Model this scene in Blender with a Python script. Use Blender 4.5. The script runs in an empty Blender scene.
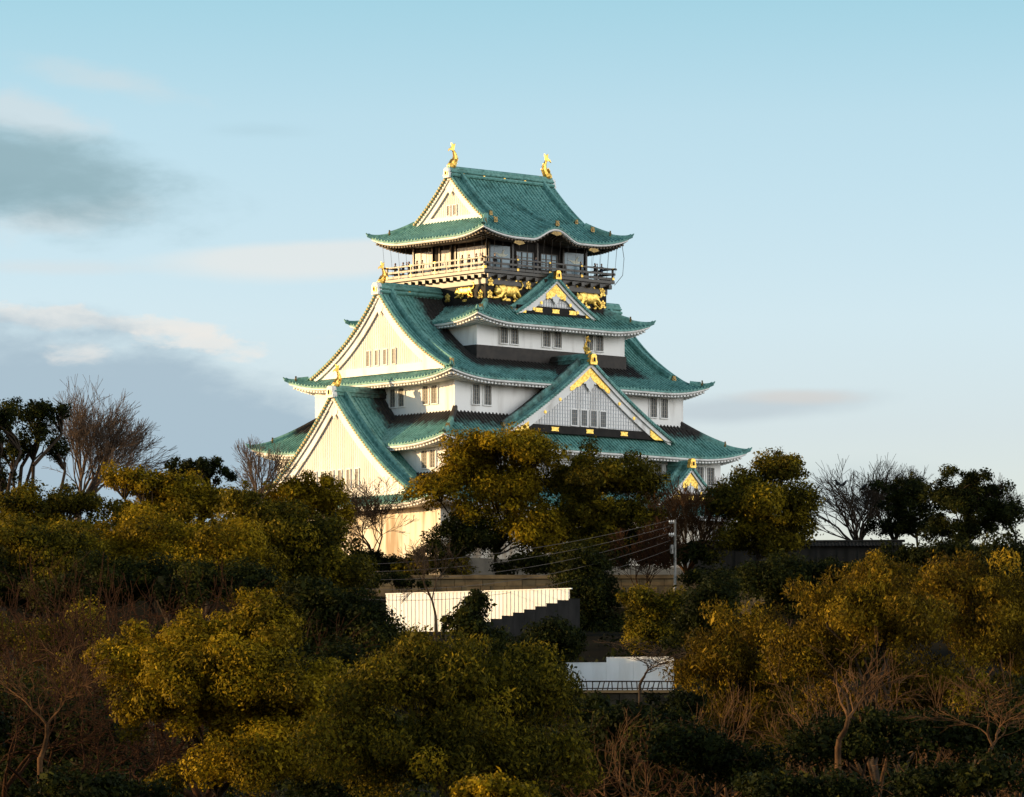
import bpy, math, random
import numpy as np
from mathutils import Vector
# ------------------------------------------------------------------ camera, world, sun
sc = bpy.context.scene
COL = sc.collection
F, YH = 5400.0, 850.0                       # focal length in pixels, row of the horizon
cam = bpy.data.cameras.new('camera'); co = bpy.data.objects.new('camera', cam); COL.objects.link(co)
co.location = (0, 0, 0); co.rotation_euler = (math.radians(90), 0, 0)
cam.sensor_width = 36; cam.lens = F/1024*36; cam.shift_y = (YH-398.5)/1024
cam.clip_start = 1; cam.clip_end = 20000
sc.camera = co
SUN_EL, SUN_AZ = math.radians(9.5), math.radians(2)      # light travels to the right, a little towards the camera
L = Vector((math.cos(SUN_AZ)*math.cos(SUN_EL), math.sin(SUN_AZ)*math.cos(SUN_EL), -math.sin(SUN_EL)))
sun = bpy.data.lights.new('sun', 'SUN'); sun.energy = 5.0; sun.angle = math.radians(0.6); sun.color = (1, 0.69, 0.34)
so = bpy.data.objects.new('sun', sun); COL.objects.link(so); so.rotation_euler = L.to_track_quat('-Z', 'Y').to_euler()
so.location = (-60, 0, 80)
sc.view_settings.view_transform = 'Standard'; sc.view_settings.look = 'None'
sc.view_settings.exposure = 0.70; sc.view_settings.gamma = 1
SKY_STRENGTH = 0.126

def world():
    w = bpy.data.worlds.new('World'); sc.world = w; w.use_nodes = True
    nt = w.node_tree; N = nt.nodes; N.clear()
    def n(t, **k):
        x = N.new(t)
        for a, b in k.items(): setattr(x, a, b)
        return x
    lk = nt.links.new
    def val(x, v):
        if isinstance(v, (int, float)): x.default_value = v
        else: lk(v, x)
    def m(op, a, b=0.0, c=0.0):
        x = n('ShaderNodeMath', operation=op); val(x.inputs[0], a); val(x.inputs[1], b); val(x.inputs[2], c); return x.outputs[0]
    def mix(f, a, b, mode='MIX'):
        x = n('ShaderNodeMix', data_type='RGBA', blend_type=mode); val(x.inputs[0], f)
        for s, v in ((6, a), (7, b)):
            if isinstance(v, tuple): x.inputs[s].default_value = v+(1,)
            else: lk(v, x.inputs[s])
        return x.outputs[2]
    sky = n('ShaderNodeTexSky', sky_type='NISHITA', sun_disc=False)
    sky.sun_elevation = SUN_EL; sky.sun_rotation = math.radians(-91); sky.altitude = 0
    sky.air_density = 1.0; sky.dust_density = 0.6; sky.ozone_density = 1.5
    tc = n('ShaderNodeTexCoord'); sep = n('ShaderNodeSeparateXYZ'); lk(tc.outputs['Generated'], sep.inputs[0])
    X, Y, Z = sep.outputs
    el = m('ARCSINE', m('MINIMUM', m('MAXIMUM', Z, -1.0), 1.0))
    az = m('ARCTAN2', X, Y)
    # the evening air: pale towards the horizon, blue-green higher up
    def step(e0, e1):
        x = n('ShaderNodeMapRange'); x.inputs[1].default_value = e0; x.inputs[2].default_value = e1; lk(el, x.inputs[0]); return x.outputs[0]
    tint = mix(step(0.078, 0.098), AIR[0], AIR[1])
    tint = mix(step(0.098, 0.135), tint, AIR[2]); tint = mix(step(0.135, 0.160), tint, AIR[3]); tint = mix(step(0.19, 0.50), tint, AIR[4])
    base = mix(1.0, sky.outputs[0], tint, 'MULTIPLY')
    # clouds, laid out by azimuth and elevation (radians)
    comb = n('ShaderNodeCombineXYZ'); lk(az, comb.inputs[0]); lk(m('MULTIPLY', el, 2.4), comb.inputs[1])
    def noise(scale, det, dist=0.0, off=0.0):
        mp = n('ShaderNodeMapping'); mp.inputs['Location'].default_value = (off, off*.7, off*.3); lk(comb.outputs[0], mp.inputs[0])
        t = n('ShaderNodeTexNoise'); t.inputs['Scale'].default_value = scale; t.inputs['Detail'].default_value = det
        t.inputs['Roughness'].default_value = 0.60; t.inputs['Distortion'].default_value = dist; lk(mp.outputs[0], t.inputs[0]); return t.outputs[0]
    def blob(px, py, rx, ry, slope, nz, amp, lo, hi, topsharp=1.0):
        a0, e0 = (px-512)/F, (YH-py)/F
        da = m('SUBTRACT', az, a0)
        de = m('SUBTRACT', m('SUBTRACT', el, e0), m('MULTIPLY', da, slope))
        if topsharp != 1.0:
            pos = m('MULTIPLY', m('MAXIMUM', de, 0.0), topsharp); neg = m('MINIMUM', de, 0.0); de = m('ADD', pos, neg)
        ex = m('DIVIDE', da, rx/F); ey = m('DIVIDE', de, ry/F)
        r = m('SQRT', m('ADD', m('MULTIPLY', ex, ex), m('MULTIPLY', ey, ey)))
        v = m('ADD', m('SUBTRACT', 1.0, r), m('MULTIPLY', m('SUBTRACT', nz, 0.5), amp))
        mr = n('ShaderNodeMapRange', interpolation_type='SMOOTHSTEP'); mr.inputs[1].default_value = lo; mr.inputs[2].default_value = hi
        lk(v, mr.inputs[0]); return mr.outputs[0]
    n1 = noise(55, 9, 0.15, 1.3); n2 = noise(95, 9, 0.2, 4.1); n3 = noise(28, 8, 0.1, 7.7)
    c = base
    GB = (1.42, 2.15, 2.42); VI = (2.02, 2.62, 3.05); PK = (3.6, 3.6, 3.55); WP = (4.15, 4.05, 3.85)
    def lay(c, mask, colr, op): return mix(m('MULTIPLY', mask, op), c, colr)
    c = lay(c, blob(110, 88, 150, 22, -0.20, n1, 1.6, 0.2, 1.1), PK, 0.35)
    c = lay(c, blob(255, 136, 90, 14, 0, n1, 1.4, 0.2, 1.2), GB, 0.15)
    c = lay(c, blob(60, 222, 140, 30, 0.12, n2, 1.2, 0.1, 1.0), PK, 0.5)
    c = lay(c, blob(20, 122, 130, 36, -0.20, n2, 0.8, 0.2, 0.7), PK, 0.45)
    c = lay(c, blob(0, 165, 275, 84, -0.15, n1, 0.9, 0.03, 0.75, 1.7), GB, 0.92)
    c = lay(c, blob(-10, 200, 130, 40, 0, n1, 1.2, 0.1, 1.0), GB, 0.6)
    c = lay(c, blob(330, 258, 220, 32, 0.04, n3, 0.5, 0.02, 0.55, 1.7), WP, 0.62)
    c = lay(c, blob(60, 272, 220, 12, 0, n1, 1.2, 0.1, 1.0), PK, 0.35)
    c = lay(c, blob(100, 324, 260, 22, -0.08, n2, 2.2, 0.35, 0.80), WP, 0.75)
    c = lay(c, blob(20, 470, 480, 172, -0.10, n1, 0.55, 0.02, 0.36, 1.0), VI, 1.0)
    c = lay(c, blob(85, 356, 95, 20, 0.05, n2, 3.2, 0.35, 1.3), WP, 0.6)
    c = lay(c, blob(205, 346, 120, 22, -0.05, n2, 2.4, 0.3, 0.85), WP, 0.75)
    c = lay(c, blob(740, 410, 170, 20, 0.07, n1, 0.6, 0.0, 0.8), (2.55, 2.95, 3.2), 0.75)
    c = lay(c, blob(795, 399, 90, 11, 0.0, n2, 0.6, 0.0, 0.8), (3.25, 3.2, 3.1), 0.75)
    c = lay(c, blob(830, 500, 200, 50, 0, n3, 0.8, 0.1, 1.0), VI, 0.35)
    c = lay(c, blob(512+F*2.05, YH-F*0.34, F*0.95, F*0.42, 0, n3, 0.5, 0.0, 0.6), SKY_FILL, 0.9)  # unseen bright patch of sky, added to light the shaded castle walls
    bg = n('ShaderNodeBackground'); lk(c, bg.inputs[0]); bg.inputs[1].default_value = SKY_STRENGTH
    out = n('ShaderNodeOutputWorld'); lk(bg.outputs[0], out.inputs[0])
SKY_FILL = (20.0, 20.0, 19.5)
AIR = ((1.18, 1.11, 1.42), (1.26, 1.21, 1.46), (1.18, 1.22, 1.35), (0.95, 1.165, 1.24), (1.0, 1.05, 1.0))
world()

# ------------------------------------------------------------------ materials
def node_mat(name):
    mt = bpy.data.materials.new(name); mt.use_nodes = True
    nt = mt.node_tree; bs = nt.nodes['Principled BSDF']
    return mt, nt, bs
def tex_noise(nt, scale, detail=4, stretch=None, rough=0.55):
    tc = nt.nodes.new('ShaderNodeTexCoord'); t = nt.nodes.new('ShaderNodeTexNoise')
    t.inputs['Scale'].default_value = scale; t.inputs['Detail'].default_value = detail; t.inputs['Roughness'].default_value = rough
    if stretch:
        mp = nt.nodes.new('ShaderNodeMapping'); mp.inputs['Scale'].default_value = stretch
        nt.links.new(tc.outputs['Object'], mp.inputs[0]); nt.links.new(mp.outputs[0], t.inputs[0])
    else: nt.links.new(tc.outputs['Object'], t.inputs[0])
    return t.outputs[0]
def ramp(nt, src, stops):
    r = nt.nodes.new('ShaderNodeValToRGB'); nt.links.new(src, r.inputs[0]); e = r.color_ramp.elements
    while len(e) < len(stops): e.new(0.5)
    for i, (p, c) in enumerate(stops): e[i].position = p; e[i].color = tuple(c)+(1,)
    return r.outputs[0]
def mat(name, c1, c2=None, rough=0.7, metal=0.0, scale=2.0, stretch=None, bump=0.0, spec=0.4, lo=0.35, hi=0.65, detail=4):
    mt, nt, bs = node_mat(name)
    c2 = c2 or tuple(x*0.75 for x in c1)
    nz = tex_noise(nt, scale, detail, stretch)
    nt.links.new(ramp(nt, nz, [(lo, c2), (hi, c1)]), bs.inputs['Base Color'])
    bs.inputs['Roughness'].default_value = rough; bs.inputs['Metallic'].default_value = metal
    bs.inputs['Specular IOR Level'].default_value = spec
    if bump:
        b = nt.nodes.new('ShaderNodeBump'); b.inputs['Strength'].default_value = bump; b.inputs['Distance'].default_value = 0.05
        nt.links.new(tex_noise(nt, scale*4, 3, stretch), b.inputs['Height']); nt.links.new(b.outputs[0], bs.inputs['Normal'])
    return mt
def copper_mat():
    mt, nt, bs = node_mat('copper_roof'); lk = nt.links.new
    big = tex_noise(nt, 0.55, 5); fine = tex_noise(nt, 3.2, 4, (1, 1, 1))
    green = ramp(nt, fine, [(0.28, (0.044, 0.120, 0.100)), (0.45, (0.106, 0.282, 0.240)), (0.62, (0.148, 0.350, 0.300)), (0.78, (0.25, 0.50, 0.42))])
    g2 = ramp(nt, big, [(0.30, (0.62, 0.58, 0.55)), (0.46, (1.0, 0.93, 0.94)), (0.70, (1.35, 1.12, 1.14))])
    mx = nt.nodes.new('ShaderNodeMix'); mx.data_type = 'RGBA'; mx.blend_type = 'MULTIPLY'; mx.inputs[0].default_value = 1
    lk(green, mx.inputs[6]); lk(g2, mx.inputs[7])
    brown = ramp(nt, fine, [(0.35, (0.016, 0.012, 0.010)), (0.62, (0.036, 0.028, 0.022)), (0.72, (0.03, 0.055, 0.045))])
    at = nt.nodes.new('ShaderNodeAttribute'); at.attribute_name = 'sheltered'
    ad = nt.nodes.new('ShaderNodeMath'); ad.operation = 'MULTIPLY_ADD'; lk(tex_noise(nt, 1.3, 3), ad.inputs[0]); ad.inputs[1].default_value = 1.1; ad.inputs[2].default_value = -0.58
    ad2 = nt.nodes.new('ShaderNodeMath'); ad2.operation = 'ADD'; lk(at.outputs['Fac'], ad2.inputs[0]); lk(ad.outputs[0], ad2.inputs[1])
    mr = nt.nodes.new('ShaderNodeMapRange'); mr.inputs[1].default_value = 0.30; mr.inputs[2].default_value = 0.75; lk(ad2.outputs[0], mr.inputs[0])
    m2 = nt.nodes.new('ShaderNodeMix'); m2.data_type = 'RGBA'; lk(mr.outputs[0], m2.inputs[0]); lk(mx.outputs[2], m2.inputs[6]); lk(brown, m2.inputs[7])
    lk(m2.outputs[2], bs.inputs['Base Color']); bs.inputs['Roughness'].default_value = 0.62; bs.inputs['Specular IOR Level'].default_value = 0.35
    return mt
def leaf_mat(name, stops, transl=0.25):
    mt, nt, bs = node_mat(name); lk = nt.links.new
    g = nt.nodes.new('ShaderNodeNewGeometry')
    at = nt.nodes.new('ShaderNodeAttribute'); at.attribute_name = 'tint'
    c = ramp(nt, at.outputs['Fac'], stops)
    lk(c, bs.inputs['Base Color']); bs.inputs['Roughness'].default_value = 0.6; bs.inputs['Specular IOR Level'].default_value = 0.04
    tr = nt.nodes.new('ShaderNodeBsdfTranslucent'); lk(c, tr.inputs[0])
    ms = nt.nodes.new('ShaderNodeMixShader'); ms.inputs[0].default_value = transl
    out = nt.nodes['Material Output']; lk(bs.outputs[0], ms.inputs[1]); lk(tr.outputs[0], ms.inputs[2]); lk(ms.outputs[0], out.inputs[0])
    return mt
COPPER = copper_mat()
PLASTER = mat('white_plaster', (0.83, 0.80, 0.77), (0.60, 0.565, 0.53), 0.85, spec=0.08, scale=0.8, stretch=(1, 1, 0.16), lo=0.30, hi=0.48, detail=6)
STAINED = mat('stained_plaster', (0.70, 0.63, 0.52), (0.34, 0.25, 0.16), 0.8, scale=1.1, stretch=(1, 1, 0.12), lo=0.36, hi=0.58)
LACQUER = mat('black_lacquer', (0.022, 0.018, 0.015), (0.012, 0.010, 0.009), 0.62, scale=1.5, spec=0.12)
WOOD = mat('lacquered_wood', (0.050, 0.034, 0.020), (0.028, 0.019, 0.012), 0.40, scale=2, spec=0.55)
RAFTER_DARK = mat('dark_rafter_wood', (0.10, 0.065, 0.035), (0.06, 0.04, 0.025), 0.6, scale=2)
GOLD = mat('gold_leaf', (0.95, 0.62, 0.16), (0.70, 0.40, 0.07), 0.34, 1.0, scale=5, bump=0.25)
GOLD_ORN = mat('chased_gold', (0.98, 0.66, 0.17), (0.62, 0.38, 0.08), 0.45, 1.0, scale=5, bump=0.35, lo=0.38, hi=0.55)
BRONZE = mat('tarnished_gilt', (0.42, 0.27, 0.09), (0.16, 0.11, 0.05), 0.5, 0.6, scale=6)
BATTEN = mat('aged_battens', (0.77, 0.73, 0.69), (0.64, 0.59, 0.54), 0.85, spec=0.05, scale=0.9, stretch=(1, 1, .25))
LATTICE = mat('grey_lattice', (0.60, 0.60, 0.61), (0.48, 0.48, 0.49), 0.7, scale=3)
OCHRE = mat('ochre_tile_ends', (0.46, 0.33, 0.12), (0.28, 0.19, 0.07), 0.55, scale=4)
PANE = mat('dark_pane', (0.09, 0.10, 0.11), (0.05, 0.055, 0.06), 0.25, scale=1.2, spec=0.5)
GRILLE = mat('grille_wood', (0.34, 0.31, 0.27), (0.24, 0.21, 0.18), 0.7, scale=4)
GLASS = mat('blue_glass', (0.16, 0.25, 0.30), (0.10, 0.16, 0.20), 0.15, scale=0.8, spec=0.6)
CRANE = mat('crane_white', (0.75, 0.74, 0.62), (0.6, 0.58, 0.45), 0.6, scale=3)
STONE = mat('castle_stone', (0.20, 0.165, 0.12), (0.09, 0.075, 0.055), 0.9, scale=0.7, bump=0.6, lo=0.3, hi=0.7)
FENCE_WHITE = mat('white_painted_steel', (0.80, 0.79, 0.77), (0.68, 0.66, 0.62), 0.5, scale=0.8, stretch=(1, 1, 0.2))
FENCE_GREY = mat('grey_weathered_panel', (0.035, 0.032, 0.030), (0.020, 0.019, 0.018), 0.7, spec=0.03, scale=1.2, stretch=(1, 1, 0.3))
CONCRETE = mat('pole_concrete', (0.30, 0.285, 0.26), (0.20, 0.19, 0.17), 0.8, scale=2)
CABLE = mat('cable_rubber', (0.10, 0.08, 0.06), (0.08, 0.06, 0.05), 0.5, scale=3)
BARK = mat('dark_bark', (0.050, 0.036, 0.025), (0.025, 0.018, 0.013), 0.9, spec=0.03, scale=3, bump=0.4)
BARK_RED = mat('reddish_twigs', (0.045, 0.021, 0.010), (0.016, 0.008, 0.005), 0.85, spec=0.03, scale=1.5)
BARK_PALE = mat('pale_bark', (0.12, 0.062, 0.028), (0.030, 0.017, 0.009), 0.85, spec=0.03, scale=1.5)
EARTH = mat('dark_earth', (0.016, 0.013, 0.008), (0.008, 0.007, 0.004), 0.95, spec=0.03, scale=0.2, bump=0.5)
BARK_TWIG = mat('grey_brown_twigs', (0.12, 0.085, 0.062), (0.055, 0.038, 0.028), 0.85, scale=1.5, spec=0.03)
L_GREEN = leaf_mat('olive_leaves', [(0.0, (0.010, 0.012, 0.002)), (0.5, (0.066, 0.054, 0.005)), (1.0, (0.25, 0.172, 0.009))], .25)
L_DARK = leaf_mat('dark_shaded_leaves', [(0.0, (0.004, 0.006, 0.002)), (0.6, (0.015, 0.019, 0.004)), (1.0, (0.060, 0.056, 0.007))], .25)  # leaf colour darkened for the trees that stand in shade
L_GOLD = leaf_mat('sunlit_yellow_leaves', [(0.0, (0.018, 0.015, 0.002)), (0.5, (0.160, 0.108, 0.005)), (1.0, (0.38, 0.245, 0.010))], .25)  # leaf colour brightened and yellowed for the sunlit crowns
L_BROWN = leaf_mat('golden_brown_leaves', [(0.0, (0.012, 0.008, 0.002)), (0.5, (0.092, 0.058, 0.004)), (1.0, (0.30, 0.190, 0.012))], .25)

# ------------------------------------------------------------------ mesh helpers
def tag(o, label=None, cat=None, group=None, kind=None):
    if label: o['label'] = label
    if cat: o['category'] = cat
    if group: o['group'] = group
    if kind: o['kind'] = kind
    return o
def empty(name, loc, rz=0.0):
    o = bpy.data.objects.new(name, None); o.location = loc; o.rotation_euler = (0, 0, rz); o.empty_display_size = 0.5
    COL.objects.link(o); return o
class MB:
    def __init__(s): s.v = []; s.f = []; s.m = []
    def add(s, vs, fs, mi=0):
        k = len(s.v); s.v += [tuple(p) for p in vs]; s.f += [tuple(i+k for i in f) for f in fs]; s.m += [mi]*len(fs)
    def hexa(s, p, mi=0):      # 8 points: bottom ring 0-3, top ring 4-7
        s.add(p, [(3, 2, 1, 0), (4, 5, 6, 7), (0, 1, 5, 4), (1, 2, 6, 5), (2, 3, 7, 6), (3, 0, 4, 7)], mi)
    def box(s, T, u0, u1, n0, n1, z0, z1, mi=0):
        s.hexa([T(u0, n1, z0), T(u1, n1, z0), T(u1, n0, z0), T(u0, n0, z0), T(u0, n1, z1), T(u1, n1, z1), T(u1, n0, z1), T(u0, n0, z1)], mi)
    def grid(s, rows, mi=0, close=False):
        nr, nc = len(rows), len(rows[0]); fs = []
        for i in range(nr-1):
            for j in range(nc-(0 if close else 1)):
                j2 = (j+1) % nc
                fs.append((i*nc+j, i*nc+j2, (i+1)*nc+j2, (i+1)*nc+j))
        s.add([p for r in rows for p in r], fs, mi)
    def tube(s, pts, rad, n=6, mi=0, flat=1.0, caps=True):
        pts = [Vector(p) for p in pts]; rows = []
        for i, p in enumerate(pts):
            t = (pts[min(i+1, len(pts)-1)]-pts[max(i-1, 0)]).normalized()
            a = t.cross(Vector((0, 0, 1)))
            if a.length < 1e-3: a = Vector((1, 0, 0))
            a.normalize(); b = a.cross(t)
            r = rad[i] if isinstance(rad, (list, tuple)) else rad
            rows.append([tuple(p+a*(math.cos(k*2*math.pi/n)*r)+b*(math.sin(k*2*math.pi/n)*r*flat)) for k in range(n)])
        k0 = len(s.v); s.grid(rows, mi, True)
        if caps:
            s.f.append(tuple(k0+k for k in range(n))); s.m.append(mi)
            e = k0+(len(rows)-1)*n; s.f.append(tuple(e+n-1-k for k in range(n))); s.m.append(mi)
    def sweep(s, pts, prof, mi=0):   # prof: list of (side, up) offsets, closed
        pts = [Vector(p) for p in pts]; rows = []
        for i, p in enumerate(pts):
            t = (pts[min(i+1, len(pts)-1)]-pts[max(i-1, 0)]).normalized()
            a = t.cross(Vector((0, 0, 1))).normalized(); b = a.cross(t)
            rows.append([tuple(p+a*x+b*y) for x, y in prof])
        k0 = len(s.v); n = len(prof); s.grid(rows, mi, True)
        s.f.append(tuple(k0+k for k in range(n))); s.m.append(mi)
        e = k0+(len(rows)-1)*n; s.f.append(tuple(e+n-1-k for k in range(n))); s.m.append(mi)
    def ball(s, c, r, mi=0, nu=10, nv=7, T=None):
        rows = []
        for i in range(nv+1):
            th = math.pi*i/nv; row = []
            for j in range(nu):
                ph = 2*math.pi*j/nu
                p = (c[0]+r[0]*math.sin(th)*math.cos(ph), c[1]+r[1]*math.sin(th)*math.sin(ph), c[2]+r[2]*math.cos(th))
                row.append(T(*p) if T else p)
            rows.append(row)
        s.grid(rows, mi, True)
    def plate(s, T, pts, n0, n1, mi=0):   # flat outline (u,z) given a thickness along n
        k = len(pts)
        vs = [T(u, n1, z) for u, z in pts]+[T(u, n0, z) for u, z in pts]
        fs = [tuple(range(k)), tuple(range(2*k-1, k-1, -1))]+[(i, i+k, (i+1) % k+k, (i+1) % k) for i in range(k)]
        s.add(vs, fs, mi)
    def strip(s, T, us, ztop, zbot, n0, n1, mi=0):  # a board under a curve
        rows = [[T(u, n1, ztop(u)), T(u, n1, zbot(u)), T(u, n0, zbot(u)), T(u, n0, ztop(u))] for u in us]
        k0 = len(s.v); s.grid(rows, mi, True); e = k0+(len(rows)-1)*4
        s.f += [(k0, k0+1, k0+2, k0+3), (e+3, e+2, e+1, e)]; s.m += [mi, mi]
    def build(s, name, mats, parent=None, smooth=False, off=(0, 0, 0), shelter=None):
        me = bpy.data.meshes.new(name)
        vs = [(x-off[0], y-off[1], z-off[2]) for x, y, z in s.v]
        me.from_pydata(vs, [], s.f)
        if not isinstance(mats, (list, tuple)): mats = [mats]
        for m_ in mats: me.materials.append(m_)
        if len(mats) > 1: me.polygons.foreach_set('material_index', s.m)
        if smooth: me.polygons.foreach_set('use_smooth', [True]*len(s.f))
        if shelter is not None:
            a = me.attributes.new('sheltered', 'FLOAT', 'POINT')
            a.data.foreach_set('value', [shelter(*p) for p in s.v])
        me.update()
        o = bpy.data.objects.new(name, me); COL.objects.link(o)
        if parent: o.parent = parent
        return o
def np_mesh(name, v, f, mats, parent=None, tint=None, smooth=False):
    me = bpy.data.meshes.new(name); nv, nf, k = len(v), len(f), f.shape[1]
    me.vertices.add(nv); me.vertices.foreach_set('co', v.astype(np.float32).ravel())
    me.loops.add(nf*k); me.loops.foreach_set('vertex_index', f.astype(np.int32).ravel())
    me.polygons.add(nf); me.polygons.foreach_set('loop_start', np.arange(0, nf*k, k, dtype=np.int32))
    if smooth: me.polygons.foreach_set('use_smooth', np.ones(nf, dtype=bool))
    me.materials.append(mats)
    if tint is not None:
        a = me.attributes.new('tint', 'FLOAT', 'FACE'); a.data.foreach_set('value', tint.astype(np.float32))
    me.update(calc_edges=True)
    o = bpy.data.objects.new(name, me); COL.objects.link(o)
    if parent: o.parent = parent
    return o
def remeshed(o, voxel):
    md = o.modifiers.new('r', 'REMESH'); md.mode = 'VOXEL'; md.voxel_size = voxel; md.use_smooth_shade = True
    dg = bpy.context.evaluated_depsgraph_get(); me = bpy.data.meshes.new_from_object(o.evaluated_get(dg))
    o.modifiers.clear(); old = o.data; mats = [m_ for m_ in old.materials]
    o.data = me; me.name = old.name
    me.materials.clear()
    for m_ in mats: me.materials.append(m_)
    return o
def W(px, py, d): return Vector(((px-512)*d/F, d, (YH-py)*d/F))
HT = [(-4000, -1.7), (150, -1.7), (260, 1.0), (330, 4.5), (400, 8.6), (414, 9.0), (417, 12.2), (440, 13.8), (475, 19.0), (496, 20.0), (499, 24.8), (515, 25.4), (530, 26.6), (720, 26.6), (1400, 8), (9000, 0)]
def ground(y): return float(np.interp(y, [a for a, _ in HT], [b for _, b in HT]))

# ------------------------------------------------------------------ ground
def make_ground():
    ys = sorted(set([-300, -100]+[a for a, _ in HT if a > 0]+list(range(50, 720, 14))+[1000, 2000, 4000]))
    xs = [-6000, -1500, -400]+list(range(-150, 151, 10))+[400, 1500, 6000]
    r = random.Random(3); mb = MB()
    mb.grid([[(x, y, ground(y)+(r.uniform(-.25, .25) if 160 < y < 700 and abs(y-415) > 4 and abs(y-498) > 5 else 0)) for x in xs] for y in ys])
    tag(mb.build('ground', EARTH, smooth=True), kind='structure')
make_ground()

# ------------------------------------------------------------------ castle keep
ZB = 26.0
KEEP = empty('castle_keep', (-1.2, 540, ZB), math.radians(42))
tag(KEEP, 'white five tiered castle keep with green copper roofs and gold ornaments on the hill', 'castle')
OFF = (0, 0, ZB)
FR = {'front': lambda u, n, z: (u, -n, z), 'left': lambda u, n, z: (-n, -u, z), 'back': lambda u, n, z: (-u, n, z), 'right': lambda u, n, z: (n, u, z)}
def part(mb, name, m_, parent=KEEP, smooth=False, shelter=None): return mb.build(name, m_, parent, smooth, OFF, shelter)
PITCH = 0.46
RIB = ((-.5, 0), (-.26, 0), (-.14, .15), (.14, .15), (.26, 0))
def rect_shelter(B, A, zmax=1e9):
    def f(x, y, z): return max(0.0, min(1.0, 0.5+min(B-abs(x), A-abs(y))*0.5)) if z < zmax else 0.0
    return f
RIDGE_PROF = [(-.26, -.25), (-.26, .12), (-.16, .3), (.16, .3), (.26, .12), (.26, -.25)]
def scale_prof(k, h=1.0): return [(a*k, b*k*h) for a, b in RIDGE_PROF]
def onigawara(mb, p, ang, s=1.0, mi=0):          # ridge-end tile: a stepped shield with two horns
    c, sn = math.cos(ang), math.sin(ang)
    T = lambda u, n, z: (p[0]+n*c-u*sn, p[1]+n*sn+u*c, p[2]+z)
    pts = [(-.34, -.3), (.34, -.3), (.42, .05), (.30, .35), (.36, .62), (.14, .48), (0, .60), (-.14, .48), (-.36, .62), (-.30, .35), (-.42, .05)]
    mb.plate(T, [(a*s, b*s) for a, b in pts], -.12*s, .12*s, mi)
    mb.ball((0, .14*s, .1*s), (.2*s, .1*s, .2*s), mi, 8, 5, T)

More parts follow.
